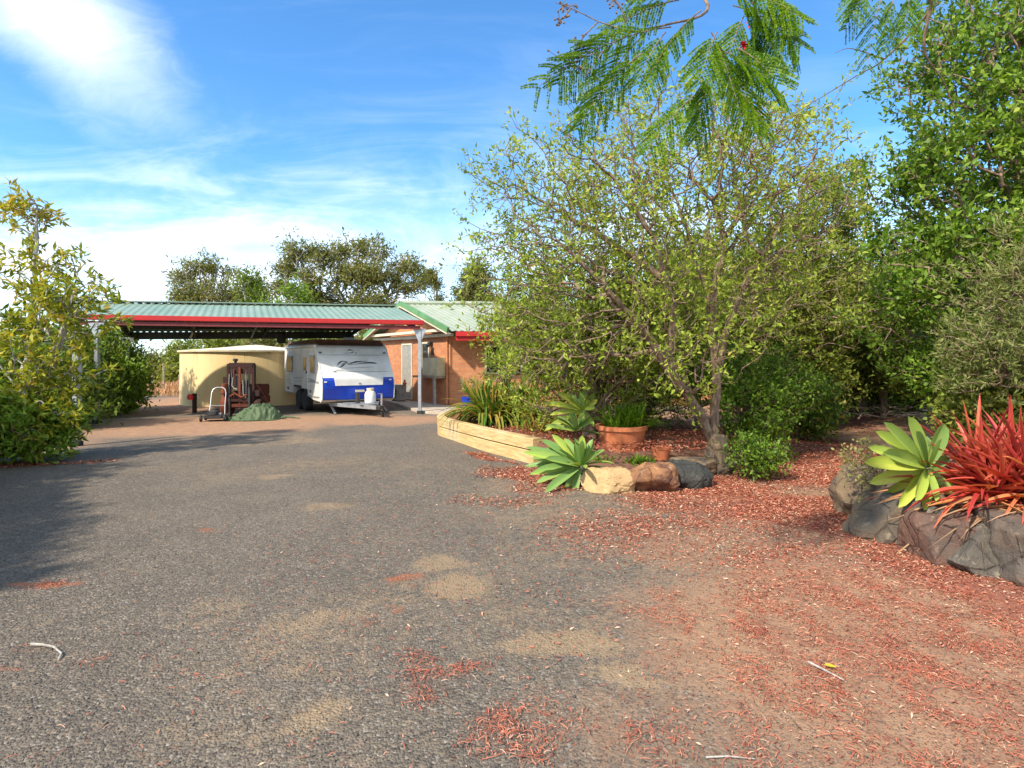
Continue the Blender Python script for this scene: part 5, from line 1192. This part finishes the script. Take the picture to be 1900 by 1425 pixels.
# distant gum trees
def gum(px, Z, ytop, ybot, wpx, label, seed, lm='leaf_gum', dens=1.0, blobs=None, bark='palebark'):
    x = (px - 950) * Z / F; k = Z / F; top = EYE - (ytop - HZ) * k; bot = EYE - (ybot - HZ) * k; h = top
    rd_ = random.Random(seed); trunk = [[(x, Z, 0), (x + .2, Z, h * .3), (x - .1, Z, h * .55)]]
    for _ in range(3): trunk.append([(x + .2, Z, h * .3), (x + rd_.uniform(-.5, .5) * wpx * k * .5, Z + rd_.uniform(-1, 1), h * .55), (x + rd_.uniform(-.8, .8) * wpx * k * .5, Z + rd_.uniform(-1.5, 1.5), h * .75)])
    if blobs is None:
        blobs = []
        for _ in range(9):
            blobs.append((x + rd_.uniform(-.42, .42) * wpx * k, Z + rd_.uniform(-1.5, 1.5), bot + (top - bot) * rd_.uniform(.2, .88), wpx * k * rd_.uniform(.12, .22), 1.2, (top - bot) * rd_.uniform(.08, .16)))
    else: blobs = [bl(*q) for q in blobs]
    big(label, trunk, blobs, int(90 * dens), int(1300 * dens), .30, lm, 6, .30, .07, seed, name='gum_tree', bark=bark, bf=.3, step=.45, rtip=.012, rmax=.3, spread=.22, tintc=.5, tints=.25, shell=.55, hang=.5, expo=.42)
gum(380, 50, 482, 640, 150, 'broad gum tree at the left end beyond the carport roof', 101, blobs=[(350, 510, 50, 40, 1.5, 22), (395, 500, 50, 45, 1.5, 18), (340, 545, 49, 30, 1.5, 20), (440, 515, 51, 22, 1.4, 20), (400, 545, 50, 50, 1.6, 22), (440, 560, 50, 25, 1.4, 30), (390, 578, 50, 50, 1.6, 22)])
gum(475, 48, 510, 640, 60, 'small dark rounded tree between the broad gum and the taller gums', 102, 'leaf_dark', .8, [(472, 530, 48, 20, 1.2, 20), (478, 565, 48, 24, 1.2, 24), (470, 600, 48, 30, 1.2, 24)])
gum(565, 46, 452, 640, 130, 'tall airy gum tree left of the widest gum', 103, blobs=[(560, 470, 46, 38, 1.5, 16), (535, 500, 46, 22, 1.3, 16), (595, 480, 46, 25, 1.3, 20), (525, 535, 46, 30, 1.3, 20), (575, 520, 45, 30, 1.4, 25), (600, 560, 46, 30, 1.4, 30), (560, 580, 46, 40, 1.4, 30)])
gum(670, 47, 440, 640, 200, 'widest and tallest gum tree above the carport roof', 104, dens=1.7, blobs=[(680, 460, 47, 45, 1.6, 18), (640, 475, 47, 35, 1.5, 16), (700, 475, 47, 30, 1.5, 18), (690, 510, 46, 50, 1.6, 26), (635, 515, 47, 28, 1.4, 22), (750, 495, 47, 32, 1.5, 20), (745, 530, 47, 28, 1.4, 24), (775, 530, 47, 18, 1.2, 22), (680, 565, 46, 60, 1.6, 22), (625, 565, 47, 30, 1.4, 20), (720, 580, 46, 45, 1.4, 20)])
gum(548, 40, 540, 640, 80, 'bright green bushy tree in front of the gums', 105, 'leaf_gloss', .9, [(550, 560, 40, 26, 1.2, 24), (530, 590, 40, 50, 1.3, 20), (570, 600, 40, 50, 1.3, 26)])
gum(880, 42, 500, 600, 60, 'small gum tree showing left of the garden tree above the house', 106, dens=.7, blobs=[(880, 520, 42, 16, .9, 20), (862, 555, 42, 16, .9, 14), (890, 560, 42, 24, .9, 16)])
gum(802, 55, 510, 600, 20, 'thin lone tree with a tiny crown above the house gable', 107, dens=.25, blobs=[(798, 516, 55, 9, .5, 8), (808, 530, 55, 8, .5, 6), (812, 555, 55, 5, .4, 4)])
for i, (px, Z, yt, w_, lm, lb) in enumerate(((300, 42, 652, 60, 'leaf_gum', 'scrubby bush beyond the dry paddock, left of the tank'), (348, 38, 634, 40, 'leaf_olive', 'green bush behind the left edge of the tank'), (270, 60, 655, 70, 'leaf_gum', 'distant pale scrub left of the paddock'),
        (420, 36, 615, 90, 'leaf_olive', 'green bush rising behind the tank lid'), (620, 38, 610, 110, 'leaf_olive', 'green bush behind the caravan roof'), (500, 34, 612, 80, 'leaf_gum', 'olive bush between tank and caravan roof'), (700, 36, 600, 70, 'leaf_gum', 'grey-green bush left of the house gable'),
        (120, 40, 600, 130, 'leaf_dark', 'dark distant tree seen through the yellow-green tree'), (10, 34, 620, 120, 'leaf_olive', 'distant bush at the far left edge'))):
    gum(px, Z, yt, 700, w_, lb, 120 + i, lm, 1.0, [(px, yt + 35, Z, w_ * .45, 1.4, 30), (px - w_ * .3, yt + 60, Z, w_ * .35, 1.3, 30), (px + w_ * .3, yt + 60, Z, w_ * .35, 1.3, 30), (px, yt + 80, Z, w_ * .5, 1.3, 26)])
# fence posts in the paddock
for i, (px, py, h) in enumerate(((283, 731, .9), (303, 729, 1.5), (332, 728, .9), (250, 733, .9))):
    p = gd(px, py); mb = MB(); mb.tube([p - Vector((0, 0, .1)), p + Vector((.03, 0, h * .5)), p + Vector((0, 0, h))], [.05, .045, .04], 7); o = mb.build('fence_post', M['wood'])
    tag(o, ['thin fence post in the dry paddock beyond the track', 'tallest fence post in the dry paddock', 'fence post in the paddock nearest the tank', 'fence post at the left edge of the dry paddock'][i], 'fence post', 'fence posts in the dry paddock')
# dry grass tufts in the paddock
rg = np.random.default_rng(33); n = 9000; P = np.stack([rg.uniform(-24, -11, n), rg.uniform(25, 44, n), np.zeros(n)], 1)
P = P[np.abs(P[:, 0] / P[:, 1] + .60) < .14]; n = len(P); D = rg.normal(size=(n, 3)) * .35; D[:, 2] = 1
lg = leaves('dry_grass', P, D, rg.uniform(.2, .5, n), rg.uniform(.03, .06, n), M['leaf_dead'], None, np.clip(rg.normal(.75, .15, n), 0, 1), 5)
tag(lg, 'dry straw coloured grass in the paddock', 'grass', kind='stuff')
# heap of sticks at end of path
t_ = thing('stick_pile', 'low mound of dry sticks and fallen bark at the end of the leafy path', 'stick pile', (10.8, 14.8, .1)); mb = MB()
for k in range(260):
    c_ = Vector((rd.gauss(0, 1.1), rd.gauss(0, 1.0), rd.uniform(.02, .38))); a = rd.gauss(.3, .7); L = rd.uniform(.2, .9); d = Vector((math.cos(a), math.sin(a), rd.uniform(-.35, .2))) * L / 2
    mb.tube([c_ - d, c_ + Vector((0, 0, rd.uniform(-.03, .05))), c_ + d], [rd.uniform(.01, .022), .014, .006], 5)
mb.build('stick_heap', M['wood'], t_, True)['kind'] = 'stuff'

# ================================================================== OVERHANGING POINCIANA (branch tips overhead)
prd = random.Random(77)
pt = thing('poinciana_tree', 'feathery fronds of an overhanging tree with one red flower at the top of the view', 'tree', (3.6, -1.6, 0))
PO = Vector((3.6, -1.6, 0))
br = [[(3.6, -1.6, 0), (3.5, -1.5, 1.5), (3.2, -1.0, 3.0), (2.4, .6, 4.0), (1.9, 2.4, 4.05), tuple(at(1330, -60, 3.3)), tuple(at(1312, 20, 3.2)), tuple(at(1240, 45, 3.1)), tuple(at(1170, 60, 3.1))],
      [tuple(at(1330, -60, 3.3)), tuple(at(1400, 10, 3.3)), tuple(at(1400, 60, 3.3))],
      [(2.4, .6, 4.0), (3.2, 2.6, 4.2), tuple(at(1740, -60, 3.9)), tuple(at(1725, 20, 4.1)), tuple(at(1640, 110, 4.4)), tuple(at(1590, 140, 4.6)), tuple(at(1500, 195, 4.9)), tuple(at(1462, 218, 5.0))],
      [tuple(at(1725, 20, 4.1)), tuple(at(1715, 95, 4.2)), tuple(at(1750, 150, 4.3)), tuple(at(1775, 215, 4.4))],
      [tuple(at(1640, 110, 4.4)), tuple(at(1580, 90, 4.3)), tuple(at(1550, 98, 4.3))]]
mb = MB()
for i, poly in enumerate(br):
    pts = smooth_path([Vector(p) - PO for p in poly], 5); n = len(pts)
    r0, r1 = ((.09, .005), (.012, .005), (.030, .003), (.010, .004), (.006, .002))[i]
    mb.tube(pts, [r0 * (1 - k / (n - 1)) ** 2.4 + r1 for k in range(n)], 7)
LV, LD, LL, LW_, LT = [], [], [], [], []
def frond(b_, tip, pairs=13, plen=.085, seed=0, tint=.4):
    r_ = random.Random(seed); b_ = Vector(b_); tip = Vector(tip); ax = tip - b_; L = ax.length; d = ax.normalized()
    side = d.cross(Vector((r_.uniform(-.3, .3), -.9, .3))).normalized(); nr = side.cross(d)
    roll = r_.uniform(-1.0, 1.0); side = side * math.cos(roll) + nr * math.sin(roll); nr = side.cross(d)
    mid = (b_ + tip) / 2 + Vector((0, 0, L * .14)); pts = []
    for k in range(13):
        t = k / 12; pts.append((1 - t) ** 2 * b_ + 2 * t * (1 - t) * mid + t * t * tip)
    mb.tube([p - PO for p in pts], [.0032 * (1 - k / 14) + .0008 for k in range(13)], 5)
    for q in range(pairs):
        t = .22 + .78 * q / (pairs - 1); i0 = min(11, int(t * 12)); p = pts[i0].lerp(pts[i0 + 1], t * 12 - i0); tg = (pts[i0 + 1] - pts[i0]).normalized()
        pl = plen * (.6 + .9 * math.sin(math.pi * (.12 + .8 * t)))
        for sg in (-1, 1):
            pd = (side * sg * .8 + tg * .75 + Vector((0, 0, -.30)) + Vector((r_.gauss(0, .06), r_.gauss(0, .06), r_.gauss(0, .06)))).normalized()
            m_ = int(pl / .0056)
            for k in range(1, m_ + 1):
                s = k / m_; pp = p + pd * pl * s + Vector((0, 0, -.22 * pl * s * s))
                perp = pd.cross(nr).normalized()
                for s2 in (-1, 1):
                    LV.append(pp); LD.append((perp * s2 + pd * .35 + nr * .12)); LL.append(.017 * (1 - .4 * s)); LW_.append(.0125); LT.append(min(1, max(0, tint + .25 * math.sin(q * 1.7 + seed) + r_.gauss(0, .14))))
fl = [((1245, 50, 3.1), (1000, 160, 2.95)), ((1200, 60, 3.1), (1075, 235, 3.0)), ((1190, 100, 3.0), (1080, 225, 2.9)), ((1235, 60, 3.1), (1185, 150, 3.0)), ((1300, 20, 3.1), (1210, 130, 3.0)),
      ((1320, 60, 3.1), (1375, 215, 3.0)), ((1330, 90, 3.1), (1450, 175, 3.0)), ((1340, 100, 3.2), (1400, 240, 3.1)), ((1320, 130, 3.0), (1290, 250, 2.95)), ((1310, 160, 3.0), (1210, 270, 2.95)),
      ((1360, 10, 3.3), (1480, 80, 3.2)), ((1380, -10, 3.3), (1485, 30, 3.2)), ((1400, 20, 3.3), (1440, 120, 3.2)), ((1380, 30, 3.2), (1350, 120, 3.1)), ((1400, 60, 3.3), (1400, 135, 3.2)), ((1300, -20, 3.1), (1180, -10, 3.1)), ((1260, 0, 3.1), (1130, 60, 3.1)),
      ((1350, 150, 3.1), (1420, 235, 3.0)), ((1420, -40, 3.3), (1460, 60, 3.3)), ((1340, -40, 3.2), (1420, 50, 3.2)), ((1150, 60, 3.1), (1040, 150, 3.1)),
      ((1330, 60, 3.0), (1300, 150, 2.9)), ((1370, 90, 3.1), (1440, 150, 3.0)), ((1400, -20, 3.2), (1400, 60, 3.1)), ((1440, 0, 3.3), (1475, 105, 3.3)),
      ((1620, -30, 4.0), (1570, 50, 3.9)), ((1640, -20, 4.0), (1610, 120, 3.9)), ((1660, -10, 4.0), (1640, 90, 3.9)), ((1690, -20, 4.0), (1680, 60, 4.0)), ((1600, -40, 4.0), (1580, 30, 3.9))]
for i, (a, b_) in enumerate(fl): frond(at(*a), at(*b_), pairs=10 if i < 25 else 8, plen=.125 if i < 25 else .11, seed=i, tint=.30 + .4 * prd.random())
# bud stalks on the left
for poly in ([(1170, 60, 3.1), (1110, 40, 3.1), (1060, 15, 3.1), (1030, 5, 3.1)], [(1170, 60, 3.1), (1120, 95, 3.1), (1075, 108, 3.1), (1020, 112, 3.1)], [(1110, 40, 3.1), (1080, 70, 3.1), (1072, 90, 3.1)], [(1060, 15, 3.1), (1045, 35, 3.1), (1035, 38, 3.1)], [(1170, 60, 3.1), (1150, 10, 3.1), (1130, -10, 3.1)], [(1120, 95, 3.1), (1095, 130, 3.1), (1060, 122, 3.1)]):
    pts = [at(*q) - PO for q in poly]; mb.tube(pts, [.004 - .0008 * k for k in range(len(pts))], 5)
    for k in range(14):
        c_ = pts[-1].lerp(pts[-2], prd.uniform(0, 1.2)) + Vector((prd.uniform(-.04, .04), prd.uniform(-.03, .03), prd.uniform(-.04, .04)))
        mb.tube([pts[-1].lerp(pts[-2], .4), c_], .0015, 4)
        mb.lathe([(.0, -.007), (.006, -.003), (.006, .003), (0, .007)], 6, tuple(c_))
mb.build('branches', M['twig'], pt, True)
LVn = np.array([tuple(v_) for v_ in LV]) - np.array(PO); LDn = np.array([tuple(v_) for v_ in LD])
leaves('fronds', LVn, LDn, np.array(LL), np.array(LW_), M['leaf_fern'], pt, np.array(LT), 3, fold=.1)
its = []; fc = at(1379, 84, 3.1) - PO
for k in range(8): a = k * .8; its.append(dict(base=fc, d=Vector((math.cos(a), -.4, math.sin(a) * 1.3)), L=.026, w=.018, droop=.1, tint=.3, prof='agave', segs=4))
for k in range(4): its.append(dict(base=at(1383 + 5 * k, 40 + 8 * k, 3.1) - PO, d=Vector((prd.uniform(-1, 1), -.3, -.6)), L=.018, w=.010, droop=.1, tint=.5, prof='agave', segs=3))
blades_obj('flower', its, plain('red_petal', (.62, .01, .04), .5, bmp=0), pt)

# ================================================================== LITTER AND STONES
def scatter_density(n, x0, x1, y0, y1, fn, seed):
    r = np.random.default_rng(seed); X = r.uniform(x0, x1, n); Y = r.uniform(y0, y1, n); w = fn(X, Y); k = r.uniform(0, 1, n) < w
    return X[k], Y[k]
def clump(X, Y, a, b_, s, seed): return np.clip((smooth_noise(X, Y, s, seed) + a) * b_, 0, 1)
litf = lambda X, Y: np.clip(ell(X, Y, LITTER) * (.45 + .75 * clump(X, Y, .15, 1.4, 6, 5)), 0, 1)
def bedz(X, Y, base): return base
litn = lambda X, Y: litf(X, Y) * (.12 + .88 * np.clip((Y - 3.7) / 1.6 + .35 * smooth_noise(X, Y, 4, 71), 0, 1))
X1, Y1 = scatter_density(1300000, -10, 6.5, 1.8, 13, litn, 1)
X2, Y2 = scatter_density(160000, 3, 13, 12, 22, litf, 2)
X3, Y3 = scatter_density(90000, -4, 6, 1.6, 9, lambda X, Y: .08 + .35 * clump(X, Y, -.1, 1.0, 3, 8) * (X > -.5), 3)
X3k = (rng.uniform(0, 1, len(X3)) < np.clip((X3 + 3.2) / 6, 0.02, 1)); X3, Y3 = X3[X3k], Y3[X3k]
X = np.concatenate([X1, X2, X3]); Y = np.concatenate([Y1, Y2, Y3]); XF, YF = scatter_density(420000, -5, 5.5, 1.7, 7, lambda X, Y: np.clip(ell(X, Y, NEEDLE) * .8 * clump(X, Y, .3, 1.5, 8, 4) + .25 * ell(X, Y, LITTER), 0, 1), 44)
X = np.concatenate([X, XF]); Y = np.concatenate([Y, YF]); n = len(X)
P = np.stack([X, Y, gz(X, Y) + rng.uniform(.002, .016, n)], 1); D = rng.normal(size=(n, 3)); D[:, 2] *= .22
L_ = rng.uniform(.016, .050, n) * np.clip(.55 + Y / 14, .6, 1.1); L_[-len(XF):] *= .55; lt = leaves('leaf_litter', P, D, L_, L_ * rng.uniform(.16, .34, n), M['litter'], None, np.clip(rng.normal(.52, .30, n), 0, 1), 6, fold=.15, flat=.7)
tag(lt, 'red and brown fallen leaves scattered over the gravel', 'leaf litter', kind='stuff')
# litter on the beds
def in_poly(px_, py_, poly):
    inside = np.zeros(len(px_), bool); j = len(poly) - 1
    for i in range(len(poly)):
        xi, yi = poly[i]; xj, yj = poly[j]; c_ = ((yi > py_) != (yj > py_)) & (px_ < (xj - xi) * (py_ - yi) / (yj - yi + 1e-12) + xi); inside ^= c_; j = i
    return inside
rg = np.random.default_rng(91)
X = rg.uniform(-1.7, 5.2, 42000); Y = rg.uniform(7.7, 15, 42000); k = in_poly(X, Y, [(p.x, p.y) for p in bx]) & (rg.uniform(0, 1, len(X)) < np.where(Y < 11, .9, .35)); X, Y = X[k], Y[k]
X5 = rg.uniform(3.4, 6.5, 9000); Y5 = rg.uniform(4, 7.4, 9000); k = in_poly(X5, Y5, pts_ if False else [(3.85, 6.05), (3.75, 5.4), (3.72, 4.9), (3.92, 4.5), (4.35, 4.2), (5.2, 3.9), (7, 4.6), (7, 7.5), (4.6, 7.4)]); X5, Y5 = X5[k], Y5[k]
P = np.concatenate([np.stack([X, Y, .335 + rg.uniform(0, .03, len(X))], 1), np.stack([X5, Y5, .39 + rg.uniform(0, .03, len(X5))], 1)])
n = len(P); D = rg.normal(size=(n, 3)); D[:, 2] *= .2; L_ = rg.uniform(.025, .07, n)
lt = leaves('mulch', P, D, L_, L_ * rg.uniform(.2, .4, n), M['litter'], None, np.clip(rg.normal(.40, .26, n), 0, 1), 7, fold=.15, flat=.7)
tag(lt, 'red brown leaf mulch lying over the garden beds', 'mulch', kind='stuff')
# long curled needles / stalks
def needles():
    r = np.random.default_rng(17); fn = lambda X, Y: np.clip(ell(X, Y, NEEDLE) * .75 * clump(X, Y, .25, 1.6, 9, 4) + .012 * (X > -2.0), 0, 1)
    X, Y = scatter_density(420000, -5, 5, 1.7, 6.5, fn, 18); n = len(X)
    a = r.uniform(0, 6.283, n); L = r.uniform(.014, .05, n) * np.where(r.uniform(0, 1, n) > .975, 3.6, 1); cv_ = r.normal(0, 9, n); K = 4; w = r.uniform(.0007, .0016, n)
    Vs = []; x, y = X.copy(), Y.copy(); z0 = .004 + r.uniform(0, .01, n)
    for k in range(K + 1):
        nx_, ny_ = -np.sin(a), np.cos(a); z = gz(x, y) + z0 + .006 * np.sin(k / K * math.pi)
        Vs.append(np.stack([x + nx_ * w, y + ny_ * w, z], 1)); Vs.append(np.stack([x - nx_ * w, y - ny_ * w, z + .0012], 1))
        x = x + np.cos(a) * L / K; y = y + np.sin(a) * L / K; a = a + cv_ * L / K
    V = np.stack(Vs, 1).reshape(-1, 3); b0 = (np.arange(n) * 2 * (K + 1))[:, None]; k = np.arange(K)[None] * 2
    Q = np.stack([b0 + k, b0 + k + 1, b0 + k + 3, b0 + k + 2], 2).reshape(-1, 4)
    t = np.repeat(np.clip(r.normal(.40, .22, n), 0, 1), K)
    o = np_mesh('fallen_needles', V, Q, M['litter'], None, t); tag(o, 'long curled reddish stalks matted in patches over the gravel', 'leaf litter', kind='stuff')
needles()
# loose stones
def stones():
    r = np.random.default_rng(29); n = 60000; Y = 1.7 + 7.5 * r.uniform(0, 1, n) ** 1.7; X = r.uniform(-1, 1, n) * (Y * .95 + .3)
    s = r.uniform(.0018, .0050, n) * (1 + (r.uniform(0, 1, n) > .985) * .9)
    o = np.array([(1, 0, 0), (0, 1, 0), (-1, 0, 0), (0, -1, 0), (0, 0, .7), (0, 0, -.7)], float)
    V = o[None] * s[:, None, None] * r.uniform(.65, 1.35, (n, 6, 1)); a = r.uniform(0, 6.28, n); c_, s_ = np.cos(a), np.sin(a)
    Vx = V[:, :, 0] * c_[:, None] - V[:, :, 1] * s_[:, None]; Vy = V[:, :, 0] * s_[:, None] + V[:, :, 1] * c_[:, None]
    V = np.stack([Vx + X[:, None], Vy + Y[:, None], V[:, :, 2] + (gz(X, Y) + s * .4)[:, None]], 2).reshape(-1, 3)
    T8 = np.array([(0, 1, 4), (1, 2, 4), (2, 3, 4), (3, 0, 4), (1, 0, 5), (2, 1, 5), (3, 2, 5), (0, 3, 5)]); Q = (T8[None] + (np.arange(n) * 6)[:, None, None]).reshape(-1, 3)
    o_ = np_mesh('gravel', V, Q, M['stone'], None, np.repeat(np.clip(r.beta(1.6, 3.0, n), 0, 1), 8)); tag(o_, 'loose dark grey gravel stones on the drive', 'gravel', kind='stuff')
stones()
# single sticks and leaves on the drive
def stick(label, pts, r_):
    mb = MB(); mb.tube(pts, [r_ * (1 - .5 * k / (len(pts) - 1)) for k in range(len(pts))], 6); tag(mb.build('stick', M['palebark'], None, True), label, 'stick')
stick('straight pale stick lying on the right of the drive', [gd(1500, 1228, .01), gd(1530, 1243, .015), gd(1566, 1262, .01)], .007)
stick('curved pale stick lying on the left of the drive', [gd(58, 1195, .01), gd(80, 1196, .015), gd(100, 1200, .015), gd(114, 1212, .015), gd(108, 1224, .01)], .008)
stick('long thin reddish stick near the bottom of the drive', [gd(1310, 1405, .01), gd(1350, 1403, .012), gd(1400, 1408, .01)], .004)
yl = []; p_ = gd(1552, 1238, .012); blade_items = [dict(base=p_, d=Vector((-1, .2, .1)), L=.06, w=.035, droop=.0, tint=.9, prof='agave', segs=4)]
tag(blades_obj('fallen_leaf', blade_items, leafmat('yellow_leaf', [(.7, .5, .05), (.75, .55, .06)])), 'single yellow leaf lying by the straight pale stick', 'leaf')
bpy.context.view_layer.update()
